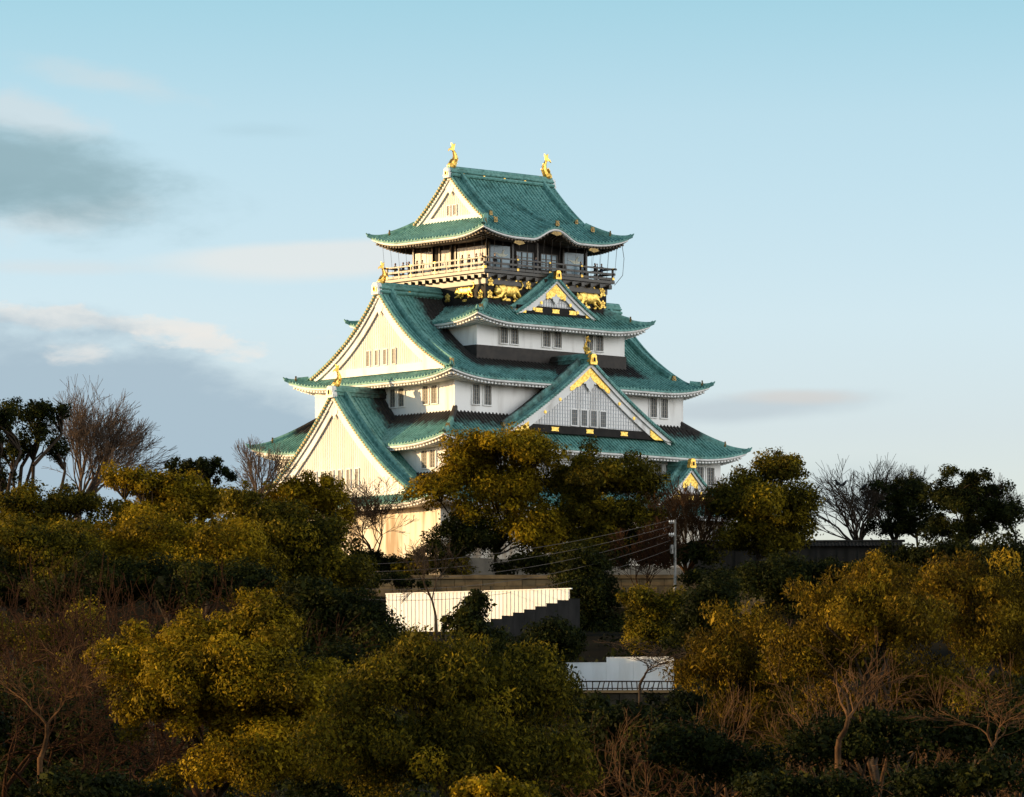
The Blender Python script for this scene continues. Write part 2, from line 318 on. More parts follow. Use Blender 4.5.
def roof(B, A, Pf, Dm, lift, w, shelter, over, g=None, gv=None, kara=None, ratio=1.0, rafter=None, dark_eave=False):
    def lf(u, half, d): return lift*max(0.0, (abs(u)-(half-w))/w)**2.2*max(0.0, 1-d/4.5)**2
    def kz(face, u, d):
        if not kara or face != 'front': return 0.0
        K, hw, dd = kara
        return K*(0.5+0.5*math.cos(math.pi*u/hw))*max(0, 1-d/dd)**1.15 if abs(u) < hw else 0.0
    mb = MB(); K = 10
    for face, T in FR.items():
        half, hn = (B, A) if face in ('front', 'back') else (A, B)
        nr = int(round(2*half/PITCH)); pit = 2*half/nr; cols = []
        us = [(-half+(i+.5+o)*pit, h) for i in range(nr) for o, h in RIB]+[(half, 0)]
        if gv and face in ('front', 'back'): us = sorted(us+[(s_*(gv+e), .05) for s_ in (-1, 1) for e in (-.001, .001)])
        for u, h in us:
            hip = half-abs(u); reg = 0; side = face in ('left', 'right')
            if g is None: dm = min(hip*ratio, Dm*ratio) if side else min(hip/ratio, Dm)
            elif face in ('front', 'back'):
                if abs(u) <= gv: dm = A; reg = 1
                else: dm = min(hip, A)
            else: dm = min(hip, B-g)
            dm = max(dm, 0.002)
            col = [T(u, hn, Pf(0)+lf(u, half, 0)+kz(face, u, 0)-.15)]
            for k in range(K+1):
                d = dm*(k/K)**1.1; de = d/ratio if side else d
                col.append(T(u, hn-d, Pf(de)+lf(u, half, d)+kz(face, u, d)+h))
            cols.append((reg, u, col))
        for (r0, u0, c0), (r1, u1, c1) in zip(cols, cols[1:]):
            if r0 != r1 or u1-u0 < 1e-4: continue
            k0 = len(mb.v); mb.v += c0+c1; n = K+2
            for k in range(n-1): mb.f.append((k0+k, k0+n+k, k0+n+k+1, k0+k+1)); mb.m.append(0)
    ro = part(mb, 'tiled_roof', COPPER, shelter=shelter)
    # boards, soffit and rafters under the eaves
    eb = MB(); rf = MB(); sf = MB()
    prof = [(0.06, -.10), (0.06, -.30), (.16, -.30), (.16, -.36), (.42, -.38)]
    soff = [(.42, -.42), (.42, -.54), (over+.25, -.38)]
    for face, T in FR.items():
        half, hn = (B, A) if face in ('front', 'back') else (A, B)
        ss = [-1+2*i/72 for i in range(73)]
        if not (kara and face == 'front'): ss = sorted(set(ss))
        rowsb, rowss = [], []
        for s_ in ss:
            e = Pf(0)+lf(s_*half, half, 0)+kz(face, s_*half, 0)
            rowsb.append([T(s_*(half-d), hn-d, e+dz) for d, dz in prof])
            rowss.append([T(s_*(half-d), hn-d, Pf(0)+(e-Pf(0))*max(0, 1-.45*max(0, d-.4))+dz) for d, dz in soff])
        eb.grid(rowsb); sf.grid(rowss)
        p_ = .44 if not dark_eave else .42; nr = int(2*(half-.6)/p_)
        for i in range(nr+1):
            u = -(half-.6)+i*2*(half-.6)/nr
            e0 = lf(u, half, 0)+kz(face, u, 0)
            for (d0, d1, z0, z1, wd) in ((.24, min(over, 1.5), -.42, -.57, .11),):
                if half-abs(u) < d1: d1 = max(half-abs(u), d0+.25)
                za = Pf(0)+e0; zb_ = Pf(0)+e0*max(0, 1-.45*max(0, d1-.4))+.06
                rf.hexa([T(u-wd, hn-d0, za+z1), T(u+wd, hn-d0, za+z1), T(u+wd, hn-d1, zb_+z1), T(u-wd, hn-d1, zb_+z1),
                         T(u-wd, hn-d0, za+z0), T(u+wd, hn-d0, za+z0), T(u+wd, hn-d1, zb_+z0), T(u-wd, hn-d1, zb_+z0)])
    part(eb, 'eave_board', PLASTER, ro); part(sf, 'soffit', rafter or PLASTER, ro); part(rf, 'rafters', rafter or PLASTER, ro)
    # hip ridges with curled ends
    dh = (B-gv+.3) if g else Dm-.1
    for sx in (-1, 1):
        for sy in (-1, 1):
            hb = MB()
            def hp(d, up): 
                l_ = lift*max(0.0, (w-d)/w)**2.2*max(0.0, 1-d/4.5)**2
                return (sx*(B-d*ratio), sy*(A-d), Pf(d)+l_+up)
            split = min(1.5, dh*.45)
            hb.sweep([hp(split+(dh-split)*k/8, .16) for k in range(9)], scale_prof(.95, 1.1))
            low = [hp(split*k/5, .10) for k in range(6)][::-1]
            q = low[-1]
            low += [(q[0]+sx*.22, q[1]+sy*.22, q[2]+.14), (q[0]+sx*.36, q[1]+sy*.36, q[2]+.36)]
            hb.sweep(low[:7], scale_prof(.72)); hb.tube(low[5:], [.17, .14, .05], 6)
            p = hp(split-.1, .24); ob = MB(); onigawara(ob, p, math.atan2(sy, sx), .6)
            part(hb, 'hip_ridge', COPPER, ro, shelter=shelter)
            part(ob, 'ridge_end_tile', BRONZE, ro)
    return ro

def fish(parent, T, u, n, z, s, face_n):          # dolphin-fish finial, tail in the air; face_n: +1 head looks along +n
    mb = MB(); pts = [(.34, .05), (.30, .28), (.10, .55), (-.08, .85), (-.10, 1.2), (.05, 1.52), (.22, 1.72)]
    rad = [.38, .44, .39, .30, .22, .15, .08]
    P3 = [Vector((0, a*face_n, b)) for a, b in pts]; rows = []
    for i, (p, r) in enumerate(zip(P3, rad)):
        t = (P3[min(i+1, 6)]-P3[max(i-1, 0)]).normalized(); a = Vector((1, 0, 0)); b = a.cross(t)
        rows.append([tuple(p+a*(math.cos(k*math.pi/4)*r*.8)+b*(math.sin(k*math.pi/4)*r)) for k in range(8)])
    TT = lambda x, y, zz: T(u+x*s, n+y*s, z+zz*s)
    rows = [[TT(*p) for p in r] for r in rows]; k0 = len(mb.v); mb.grid(rows, 0, True); mb.f.append(tuple(range(k0, k0+8))); mb.m.append(0)
    def fin(o, th):
        vs = [TT(-th, a*face_n, b) for a, b in o]+[TT(th, a*face_n, b) for a, b in o]; k = len(o)
        mb.add(vs, [tuple(range(k)), tuple(range(2*k-1, k-1, -1))]+[(i, (i+1) % k, (i+1) % k+k, i+k) for i in range(k)])
    fin([(.10, 1.55), (.22, 1.62), (.55, 1.66), (.72, 1.52), (.62, 1.76), (.40, 1.86), (.30, 2.02), (.34, 2.30), (.12, 2.14), (-.08, 2.28), (-.02, 1.95), (.02, 1.72)], .06)  # tail fan
    fin([(-.10, .45), (-.34, .52), (-.26, .68), (-.46, .82), (-.30, .95), (-.42, 1.15), (-.24, 1.2), (-.28, 1.4), (-.06, 1.36), (-.16, .9)], .045)   # back fin
    fin([(.48, -.10), (.70, .02), (.72, .26), (.60, .42), (.40, .50), (.30, .2)], .16)  # snout
    for sg in (-1, 1):
        vs = [TT(sg*.2, .2*face_n, .45), TT(sg*.2, .02*face_n, .75), TT(sg*.52, -.05*face_n, .92), TT(sg*.58, .12*face_n, .62), TT(sg*.44, .22*face_n, .5)]
        mb.add(vs+[(a+.0, b, c+.05) for a, b, c in vs], [(0, 1, 2, 3, 4), (9, 8, 7, 6, 5), (0, 5, 6, 1), (1, 6, 7, 2), (2, 7, 8, 3), (3, 8, 9, 4), (4, 9, 5, 0)])
        mb.ball((sg*.26, .48*face_n, .34), (.09, .09, .09), 0, 8, 5, TT)
    return part(mb, 'fish_finial', GOLD, parent, False)

def end_block(parent, T, u, n, z, s, m_):          # ridge-end block: shouldered shield with an arched recess
    mb = MB()
    o = [(-.50, 0), (.50, 0), (.56, .30), (.44, .62), (.44, .95), (.28, 1.2), (-.28, 1.2), (-.44, .95), (-.44, .62), (-.56, .30)]
    mb.plate(T, [(u+a*s, z+b*s) for a, b in o], n-.30*s, n+.30*s)
    arch = [(-.2, .25), (.2, .25), (.2, .65), (.12, .82), (0, .9), (-.12, .82), (-.2, .65)]
    b = part(mb, 'ridge_end_block', m_, parent)
    m2 = MB(); m2.plate(T, [(u+a*s*1.5, z+.05*s+b_*s*.9) for a, b_ in arch], n+.30*s, n+.38*s, 0)
    m2.plate(T, [(u+a*s*.85, z+.12*s+b_*s*.78) for a, b_ in arch], n+.38*s, n+.40*s, 1)
    part(m2, 'crest_plate', [GOLD, LACQUER], parent)

def gable(face, uc, g, hw, zfun, zb, nb, own_roof=True, wins=0, grid='bars', base='white', gold=False, top='fish', shelter=None, big=1.0, win_h=1.5, win_w=.62, win_gap=1.0, frame_name='gable_wall'):
    T0 = FR[face]; T = lambda u, n, z: T0(u+uc, n, z)
    us = [hw*(-1+2*i/40) for i in range(41)]
    za = zfun(0)
    wb = MB()
    # wall
    rows = [[T(u, g, zb), T(u, g, max(zb+.02, zfun(abs(u))-.35))] for u in us]; wb.grid(rows)
    wall = part(wb, frame_name, PLASTER)
    if own_roof:
        rb = MB(); nf = g+.62; nr = int(round((nf-nb)/PITCH)); K = 12
        for sg in (-1, 1):
            rows = []
            for i in range(nr):
                for o, h in RIB:
                    nn = nb+(i+.5+o)*PITCH
                    rows.append([T(sg*hw*1.03*k/K, nn, zfun(hw*1.03*k/K)+h) for k in range(K+1)])
            rows.append([T(sg*hw*1.03*k/K, nf, zfun(hw*1.03*k/K)) for k in range(K+1)])
            rows.append([T(sg*hw*1.03*k/K, nf, zfun(hw*1.03*k/K)-.14) for k in range(K+1)])
            rows.append([T(sg*hw*1.03*k/K, g-.3, zfun(hw*1.03*k/K)-.14) for k in range(K+1)])
            rb.grid(rows)
        part(rb, 'gable_roof', COPPER, wall, shelter=shelter)
    # verge rolls and the descending ridges behind them
    vb = MB()
    for sg in (-1, 1):
        path = [T(sg*hw*(.02+1.02*k/14), g+.50, zfun(hw*(.02+1.02*k/14))+.06) for k in range(15)]
        vb.tube(path, .17*big, 6)
        path = [T(sg*hw*(.02+1.0*k/14), g+.12, zfun(hw*(.02+1.0*k/14))+.05) for k in range(15)]
        vb.tube(path, .13*big, 6)
        path = [T(sg*hw*(.02+.93*k/14), g-.95*big, zfun(hw*(.02+.93*k/14))+.22) for k in range(15)]
        vb.sweep(path, scale_prof(1.15*big, 1.25))
    part(vb, 'descending_ridge', COPPER, wall, shelter=shelter)
    for sg in (-1, 1):
        ob = MB(); q = T(sg*hw*.97, g-.72*big, zfun(hw*.97)+.25); q2 = T(sg*hw*1.2, g-.72*big, 0)
        onigawara(ob, q, math.atan2(q2[1]-q[1], q2[0]-q[0]), .62*big)
        part(ob, 'ridge_end_tile', BRONZE, wall)
    # row of round tile ends along the verge
    tb = MB(); L_ = 0; last = None; step = .36
    for sg in (-1, 1):
        uu = .25
        while uu < hw*1.02:
            z = zfun(uu); sl = (zfun(uu)-zfun(uu+.05))/.05
            c = (sg*uu, z-.05)
            tb.plate(T, [(c[0]+.12*math.cos(k*math.pi/3), c[1]+.12*math.sin(k*math.pi/3)) for k in range(6)], g+.45, g+.70)
            uu += step/math.sqrt(1+sl*sl)
    part(tb, 'verge_tile_row', COPPER if grid == 'grid' else OCHRE, wall)  # copper ends on the gridded gables, ochre ends on the battened ones
    # barge boards
    b1 = lambda u: zfun(abs(u))-.16
    b2 = lambda u: max(zfun(abs(u))-.62*big, zb-.45)
    bb = MB(); us2 = [hw*1.0*(-1+2*i/40) for i in range(41)]
    bb.strip(T, us2, b1, b2, g+.34, g+.46)
    sl = lambda u: math.sqrt(1+((zfun(abs(u)*.98)-zfun(abs(u)*.98+.1))/.1)**2)
    b3 = lambda u: max(zfun(abs(u))-.62*big-.62*big*sl(u), zb-.1)
    bb.strip(T, us2, lambda u: zfun(abs(u))-.56*big, b3, g+.14, g+.26)
    part(bb, 'barge_board', PLASTER, wall)
    # lattice
    inner = lambda u: zfun(abs(u))-.70*big-.62*big*sl(u)
    lb = MB(); p_ = .34 if grid == 'grid' else .28; z0 = zb+.45
    nbar = int(hw/p_)
    for i in range(-nbar, nbar+1):
        u = i*p_; zt = inner(u)
        wd = .024 if grid == 'grid' else .09
        zs = z0
        if wins and abs(u) < (wins-1)/2*win_gap+win_w/2+.12 and (grid == 'grid' or min(abs(u-(q-(wins-1)/2)*win_gap) for q in range(wins)) < win_w/2+.16): zs = zb+.55+win_h+.12
        if zt > zs+.15: lb.box(T, u-wd, u+wd, g-.02, g+(.06 if grid == 'grid' else .035), zs, zt)
    if grid == 'grid':
        z = z0+.1
        while z < inner(0)-.2:
            u = hw
            while u > 0 and inner(u) < z: u -= .05
            uw_ = (wins-1)/2*win_gap+win_w/2+.15 if wins and z < zb+.55+win_h+.15 else 0
            if u > .3 and u > uw_:
                if uw_: lb.box(T, -u, -uw_, g-.02, g+.045, z-.022, z+.022); lb.box(T, uw_, u, g-.02, g+.045, z-.022, z+.022)
                else: lb.box(T, -u, u, g-.02, g+.045, z-.022, z+.022)
            z += .36
    part(lb, 'lattice', LATTICE if grid == 'grid' else BATTEN, wall)
    # base beam
    be = MB(); bw = hw*.93
    be.box(T, -bw, bw, g-.02, g+.24, zb-.35, zb+.42)
    part(be, 'base_beam', LACQUER if base == 'dark' else PLASTER, wall)
    # windows
    for i in range(wins):
        u = (i-(wins-1)/2)*win_gap; z1 = zb+.55; wm = MB()
        wm.box(T, u-win_w/2, u+win_w/2, g+.0, g+.09, z1, z1+win_h, 0)
        for e in (-1, 1): wm.box(T, u+e*win_w/2-.05, u+e*win_w/2+.05, g, g+.15, z1-.06, z1+win_h+.06, 1)
        wm.box(T, u-win_w/2, u+win_w/2, g, g+.14, z1+win_h-.02, z1+win_h+.08, 1); wm.box(T, u-win_w/2, u+win_w/2, g, g+.14, z1-.08, z1+.02, 1)
        for k in (-1, 1): wm.box(T, u+k*win_w/6-.025, u+k*win_w/6+.025, g+.09, g+.12, z1, z1+win_h, 2)
        for k in (1, 2, 3): wm.box(T, u-win_w/2, u+win_w/2, g+.09, g+.115, z1+win_h*k/4-.02, z1+win_h*k/4+.02, 2)
        part(wm, 'window', [PANE, PLASTER, GRILLE], wall)
    # pendant under the apex: stepped fish-tail outline with a boss
    s = .95*big; zp = b2(0)-(1.15 if gold else .45)
    gb = MB()
    o = [(-.25, .5), (.25, .5), (.35, .1), (.75, -.15), (.95, -.6), (.60, -.55), (.50, -.9), (.22, -1.1), (0, -1.5), (-.22, -1.1), (-.50, -.9), (-.60, -.55), (-.95, -.6), (-.75, -.15), (-.35, .1)]
    gb.plate(T, [(a*s, zp+b*s) for a, b in o], g+.26, g+.31); gb.ball((0, g+.31, zp-.1*s), (.2*s, .05, .2*s), 0, 8, 5, T)
    part(gb, 'gable_pendant', PLASTER, wall)
    if gold:
        fb = MB()
        uw = hw*.24; k = [uw*(-1+2*i/20) for i in range(21)]
        fb.strip(T, k, lambda u: zfun(abs(u))-.58, lambda u: zfun(abs(u))-.68-.62*sl(u)*(1-.6*(abs(u)/uw)**2)-.16*abs(math.sin(u/uw*9)), g+.265, g+.33)
        part(fb, 'gold_apex_plate', GOLD_ORN, wall)
        for sg in (-1, 1):
            fb = MB(); k = [sg*hw*(.74+.24*i/8) for i in range(9)]
            fb.strip(T, k, lambda u: max(zfun(abs(u))-.58, zb-.05), lambda u: max(zfun(abs(u))-.62-.62*sl(u), zb-.36), g+.265, g+.34)
            part(fb, 'gold_foot_plate', GOLD_ORN, wall)
            for q in (.36, .54):
                sb = MB(); zc = zfun(hw*q)-.62-.35*sl(hw*q)
                sb.plate(T, [(sg*hw*q+.2*math.cos(a*math.pi/6)*(1 if a % 2 else .7), zc+.2*math.sin(a*math.pi/6)*(1 if a % 2 else .7)) for a in range(12)], g+.26, g+.32)
                part(sb, 'gold_rosette', GOLD_ORN, wall)
        for u in (-hw*.42, 0, hw*.42):
            sb = MB()
            sb.plate(T, [(u-.5, zb-.16), (u+.5, zb-.16), (u+.42, zb+.03), (u+.5, zb+.24), (u-.5, zb+.24), (u-.42, zb+.03)], g+.24, g+.29)
            part(sb, 'gold_strap', GOLD_ORN, wall)
    # ridge
    if own_roof or top == 'fish':
        if own_roof:
            rb = MB(); n0, n1 = nb, g+.55
            rb.box(T, -.36*big, .36*big, n0, n1, za-.15, za+.55*big); rb.tube([T(0, n0, za+.6*big), T(0, n1, za+.6*big)], .26*big, 8)
            for e in (-1, 1): rb.tube([T(e*.40*big, n0, za+.25*big), T(e*.40*big, n1, za+.25*big)], .08, 6)
            part(rb, 'main_ridge', COPPER, wall, shelter=shelter)
    zt = za+.62*big
    if top == 'fish':
        end_block(wall, T, 0, g+.62, za-(.40 if base == 'white' else .35), (.95 if base == 'white' else .9)*big, PLASTER if base == 'white' else GOLD)
        fish(wall, T, 0, g-.25, za+.66*big, (.95 if own_roof or hw > 8 else 1.3)*(1 if base == 'white' else .9)*big, 1)
    elif top == 'block': end_block(wall, T, 0, g+.5, za-.1, .95*big, GOLD)
    return wall

def storey(a_, b_, z0, z1, name='storey_wall', m_=None):
    mb = MB(); mb.box(FR['front'], -b_, b_, -a_, a_, z0, z1); return part(mb, name, m_ or PLASTER)
def window(face, u, n, z, w_=.95, h=1.9, bars=3):
    T = FR[face]; mb = MB()
    mb.box(T, u-w_/2, u+w_/2, n-.02, n+.03, z, z+h, 0)
    for e in (-1, 1): mb.box(T, u+e*(w_/2+.05)-.06, u+e*(w_/2+.05)+.06, n-.02, n+.13, z-.1, z+h+.1, 1)
    mb.box(T, u-w_/2+.01, u+w_/2-.01, n-.02, n+.13, z+h, z+h+.1, 1); mb.box(T, u-w_/2+.01, u+w_/2-.01, n-.02, n+.16, z-.1, z, 1)
    o = part(mb, 'window', [PANE, PLASTER])
    gb = MB()
    for i in range(bars):
        x = u-w_/2+w_*(i+.5)/bars; gb.box(T, x-.05, x+.05, n+.03, n+.10, z, z+h)
    for k in (1, 2, 3, 4): gb.box(T, u-w_/2, u+w_/2, n+.035, n+.07, z+h*k/5-.025, z+h*k/5+.025)
    part(gb, 'grille', GRILLE, o)

# stone base and storeys
sb = MB(); sb.hexa([(-24.5, -18.5, 18), (24.5, -18.5, 18), (24.5, 18.5, 18), (-24.5, 18.5, 18), (-21.4, -15.4, 28), (21.4, -15.4, 28), (21.4, 15.4, 28), (-21.4, 15.4, 28)])
part(sb, 'stone_base', STONE)
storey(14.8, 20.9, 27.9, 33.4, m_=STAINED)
storey(12.7, 18.4, 33.5, 39.3)
storey(10.5, 15.3, 40.0, 45.9)
storey(7.65, 9.9, 47.0, 52.0); fb_ = MB(); fb_.box(FR['front'], -10.02, 10.02, -7.77, 7.77, 47.0, 49.4); part(fb_, 'wall_flashing', mat('brown_copper', (0.04, 0.03, 0.024), (0.022, 0.017, 0.014), 0.7, scale=1.5))
# corner boards near the bottom of each wall
P0 = lambda d: 33.3+d*(.66+.022*d)
P1 = lambda d: 39.15+d*(.70+.024*d)
P2 = lambda d: 45.75+.464*d+.00182*d**3
P3 = lambda d: 51.75+d*(.56+.04*d)
P4 = lambda d: 60.4+d*(.50+.034*d)
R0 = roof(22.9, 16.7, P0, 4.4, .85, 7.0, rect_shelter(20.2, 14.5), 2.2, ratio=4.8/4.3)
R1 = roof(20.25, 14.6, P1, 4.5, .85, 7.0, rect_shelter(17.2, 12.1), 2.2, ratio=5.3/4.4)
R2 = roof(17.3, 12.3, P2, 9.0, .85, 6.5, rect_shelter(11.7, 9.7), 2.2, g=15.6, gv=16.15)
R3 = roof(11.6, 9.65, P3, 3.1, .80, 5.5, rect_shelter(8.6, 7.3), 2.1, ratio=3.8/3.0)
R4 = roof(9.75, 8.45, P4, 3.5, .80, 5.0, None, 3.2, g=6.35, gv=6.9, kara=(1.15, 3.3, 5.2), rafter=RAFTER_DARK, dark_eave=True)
def main_ridge(za, x0, x1, R, k, sh=None):
    mb = MB(); T = FR['front']
    mb.box(T, x0, x1, -.38*k, .38*k, za-.3, za+.62*k); mb.tube([(x0, 0, za+.68*k), (x1, 0, za+.68*k)], .28*k, 8)
    for e in (-1, 1):
        mb.tube([(x0, e*.46*k, za+.34*k), (x1, e*.46*k, za+.34*k)], .10, 6); mb.tube([(x0, e*.5*k, za-.02), (x1, e*.5*k, za-.02)], .16, 6)
    part(mb, 'main_ridge', COPPER, R, shelter=sh)
    n = 5
    for i in range(n):
        x = x0+(x1-x0)*(i+.6)/n
        sb = MB(); sb.plate(T, [(x+.13*math.cos(a*math.pi/4), za+.18*k+.13*math.sin(a*math.pi/4)) for a in range(8)], .37*k, .43*k); part(sb, 'ridge_stud', GOLD, R)
main_ridge(P2(12.3)-.1, -16.2, 16.2, R2, 1.0, rect_shelter(11.7, 9.7))
main_ridge(P4(8.45)-.1, -6.9, 6.9, R4, .95)
# ridge on the waved eave of the top roof
kb = MB(); kb.sweep([(0, -8.3+5.2*k/8, P4(.2+5.2*k/8)+1.15*max(0, 1-(.2+5.2*k/8)/5.2)**1.15+.12) for k in range(9)], scale_prof(.7)); part(kb, 'wave_ridge', COPPER, R4)
ob = MB(); onigawara(ob, (0, -8.5, P4(.2)+1.35), -math.pi/2, .6); part(ob, 'ridge_end_tile', BRONZE, R4)
for x in (-5.2, 5.2):
    ob = MB(); onigawara(ob, (x*1.25, -6.6, P4(2.1)+.3), -math.pi/2, .6); part(ob, 'ridge_end_tile', BRONZE, R4)
for x, z in ((0, 61.0), (-5.0, 59.72), (5.0, 59.72)):
    sb = MB(); sb.plate(FR['front'], [(x-.75, z-.1), (x, z-.3), (x+.75, z-.1), (x+.5, z+.10), (x, z+.14), (x-.5, z+.10)], 8.36, 8.43); part(sb, 'gold_eave_plate', BRONZE, R4)

def zlin(za, zb, hw, c=.22):
    H = za-zb
    return lambda u: zb+H*((1-u/hw)-c*(u/hw)*(1-u/hw))
# the gables
zg2 = lambda u: P2(12.3-min(u, 12.3))
zg4 = lambda u: P4(8.45-min(u, 8.45))
gable('left', 0, 15.6, 9.9, zg2, 47.0, 0, own_roof=False, wins=4, top='fish', win_h=1.5, win_w=.55, win_gap=1.28, shelter=rect_shelter(11.7, 9.7))
gable('right', 0, 15.6, 9.9, zg2, 47.0, 0, own_roof=False, wins=4, top=None, win_gap=1.28)
gable('left', 0, 6.35, 5.2, zg4, 62.4, 0, own_roof=False, wins=2, top='fish', big=.85, win_h=1.0, win_w=.5, win_gap=.95)
gable('right', 0, 6.35, 5.2, zg4, 62.4, 0, own_roof=False, wins=2, top='fish', big=.85, win_h=1.0, win_w=.5, win_gap=.95)
gable('left', 0, 21.4, 10.7, zlin(44.4, 34.9, 10.7, .33), 34.5, 14, wins=6, top='fish', win_h=1.9, win_w=.55, win_gap=1.28, shelter=rect_shelter(17.4, 12.3))
gable('front', 0, 12.95, 11.0, zlin(48.0, 40.7, 11.0, .18), 41.05, 7.0, wins=4, grid='grid', base='dark', gold=True, top='fish', big=.95, win_h=1.55, win_w=.85, win_gap=1.28, shelter=rect_shelter(17.4, 12.3))
gable('front', 0, 8.0, 5.4, zlin(56.5, 52.85, 5.4, .2), 53.2, 6.0, grid='grid', base='dark', gold=True, top='block', big=.75)
gable('front', 11.2, 15.5, 4.3, zlin(38.0, 34.4, 4.3, .2), 34.9, 12.0, grid='grid', base='dark', gold=True, top='block', big=.8)
# windows
for u in (-12.6, -11.1, 11.1, 12.6): window('front', u, 10.5, 43.25)
for u in (-7.6, -6.3, -2.7, -1.4, 1.4, 2.7, 6.3, 7.6): window('left', u, 10.5+4.8, 43.35, .85, 1.75)
for u in (-6.4, -5.0, -.75, .75, 5.0, 6.4): window('front', u, 7.65, 49.75, 1.0, 1.65)
for u in (-16.9, -15.4, -11.2, -9.7, -5.6, -4.1, 4.1, 5.6, 9.7, 11.2, 15.4, 16.9): window('front', u, 12.7, 36.6, 1.05, 1.75)
for u in (9.7, 10.9, -9.7, -10.9): window('left', u, 18.4, 36.8, .85, 1.7)
for u in (-17, -15.5, -9, -7.5, -1, 1, 7.5, 9, 15.5, 17): window('front', u, 14.8, 30.2, 1.0, 1.7)

# black wall with gold reliefs
storey(6.9, 8.1, 52.0, 55.55, 'relief_wall', LACQUER); storey(6.98, 8.18, 55.56, 56.3, 'bracket_band', WOOD)
def tiger(face, u, n, z, s, flip):
    T0 = FR[face]; sg = -1 if flip else 1
    T = lambda a, b, c: T0(u+sg*a*s, n+b*s, z+c*s)
    mb = MB()
    for c, r in (((-.15, 0, .05), (.9, .17, .42)), ((.45, 0, .12), (.48, .20, .40)), ((-.75, 0, .12), (.42, .18, .38)), ((1.0, .04, -.02), (.38, .24, .36)), ((1.22, .1, -.12), (.2, .2, .19)),
                 ((.83, .05, .32), (.12, .1, .13)), ((1.14, .05, .30), (.12, .1, .13))): mb.ball(c, r, 0, 12, 8, T)
    for pts in ([(.5, .05, -.1), (.75, .08, -.42), (1.2, .08, -.55), (1.5, .08, -.56)], [(.3, .0, -.1), (.25, .05, -.5), (.45, .05, -.66), (.62, .05, -.66)],
                [(-.8, .0, 0), (-.62, .05, -.40), (-.95, .05, -.56), (-.7, .05, -.70), (-.5, .05, -.70)], [(-.95, 0, 0), (-1.2, .04, -.32), (-1.3, .04, -.62), (-1.05, .04, -.68)]):
        mb.tube([T(*p) for p in pts], [.20*s, .15*s, .12*s, .11*s, .1*s][:len(pts)], 8)
    mb.tube([T(*p) for p in [(-1.0, 0, .2), (-1.35, .03, .25), (-1.52, .04, .55), (-1.35, .04, .82), (-1.05, .04, .85)]], [.1*s, .09*s, .085*s, .08*s, .06*s], 8)
    o = part(mb, 'tiger_relief', GOLD_ORN); remeshed(o, .05*s)
tiger('front', -5.25, 6.95, 54.95, 1.32, True)
tiger('front', 5.55, 6.95, 54.95, 1.32, True)
tiger('left', 3.9, 8.15, 55.0, .95, True)
tiger('left', -3.9, 8.15, 55.0, .95, False)
def crest(face, u, n, z, s, kind=0):
    mb = MB(); T = FR[face]
    if kind == 0:      # five-lobed leaf-and-flower crest
        for k in range(5):
            a = math.pi/2+k*2*math.pi/5; mb.ball((u+.24*s*math.cos(a), n, z+.24*s*math.sin(a)), (.17*s, .07, .17*s), 0, 8, 5, T)
        mb.ball((u, n+.02, z), (.14*s, .09, .14*s), 0, 8, 5, T)
        for e in (-1, 1): mb.plate(T, [(u+e*.05*s, z-.22*s), (u+e*.42*s, z-.30*s), (u+e*.30*s, z-.46*s), (u+e*.08*s, z-.42*s)][::e], n-.02, n+.05)
    elif kind == 1: mb.plate(T, [(u+.13*s*math.cos(a*math.pi/4), z+.13*s*math.sin(a*math.pi/4)) for a in range(8)], n-.02, n+.06)
    else: mb.plate(T, [(u-.42*s, z-.06*s), (u-.25*s, z-.14*s), (u+.25*s, z-.14*s), (u+.42*s, z-.06*s), (u+.3*s, z+.12*s), (u-.3*s, z+.12*s)], n-.02, n+.05)
    part(mb, 'gold_crest', GOLD_ORN)
for u in (-7.5, -2.5, 2.6, 7.5): crest('front', u, 7.0, 55.8, .95)
for u in (-7.55, 7.6): crest('front', u, 6.93, 54.6, .95)
for u in (-5.2, 5.5): crest('front', u, 6.93, 54.15, .9, 2); crest('front', u, 6.93, 56.1, .8, 2)
for u in (-6.4, -4.1, -1.4, 1.4, 4.1, 6.4): crest('front', u, 6.93, 56.12, 1.0, 1)
for u in (6.2, 1.3, -1.3, -6.2): crest('left', u, 8.13, 54.6, 1.0)
for u in (3.9, -3.9): crest('left', u, 8.13, 54.1, .8, 2)
# balcony: floor, bracket ends, railing
fl = MB(); fl.box(FR['front'], -8.75, 8.75, -7.45, 7.45, 56.62, 56.9); fl.box(FR['front'], -8.45, 8.45, -7.2, 7.2, 56.3, 56.6)
BAL = part(fl, 'balcony_floor', WOOD)
for face, half, n in (('front', 8.6, 7.2), ('left', 7.3, 8.45), ('right', 7.3, 8.45), ('back', 8.6, 7.2)):
    T = FR[face]; kb = MB(); nn = 14
    for i in range(nn):
        u = -half+.5+(2*half-1)*i/(nn-1); kb.box(T, u-.2, u+.2, n-.3, n+.32, 56.12, 56.48)
    part(kb, 'bracket_row', WOOD, BAL)
    rb = MB(); hn = n+.15; hu = half+.02
    for z, hh, ext in ((56.98, .24, .0), (57.48, .20, .25), (58.02, .15, .45)): rb.box(T, -hu-ext, hu+ext, hn-.08, hn+.08, z, z+hh)
    nn = 9
    for i in range(nn):
        u = -hu+.05+(2*hu-.1)*i/(nn-1); rb.box(T, u-.075, u+.075, hn-.07, hn+.07, 56.9, 58.05)
    R = part(rb, 'railing', WOOD)
    for i in (0, 2, 4, 6, 8):
        u = -hu+.05+(2*hu-.1)*i/(nn-1); gb = MB(); gb.box(T, u-.14, u+.14, hn+.085, hn+.11, 57.0, 57.24); gb.box(T, u-.11, u+.11, hn+.085, hn+.11, 58.02, 58.19)
        part(gb, 'gold_fitting', GOLD_ORN, R)
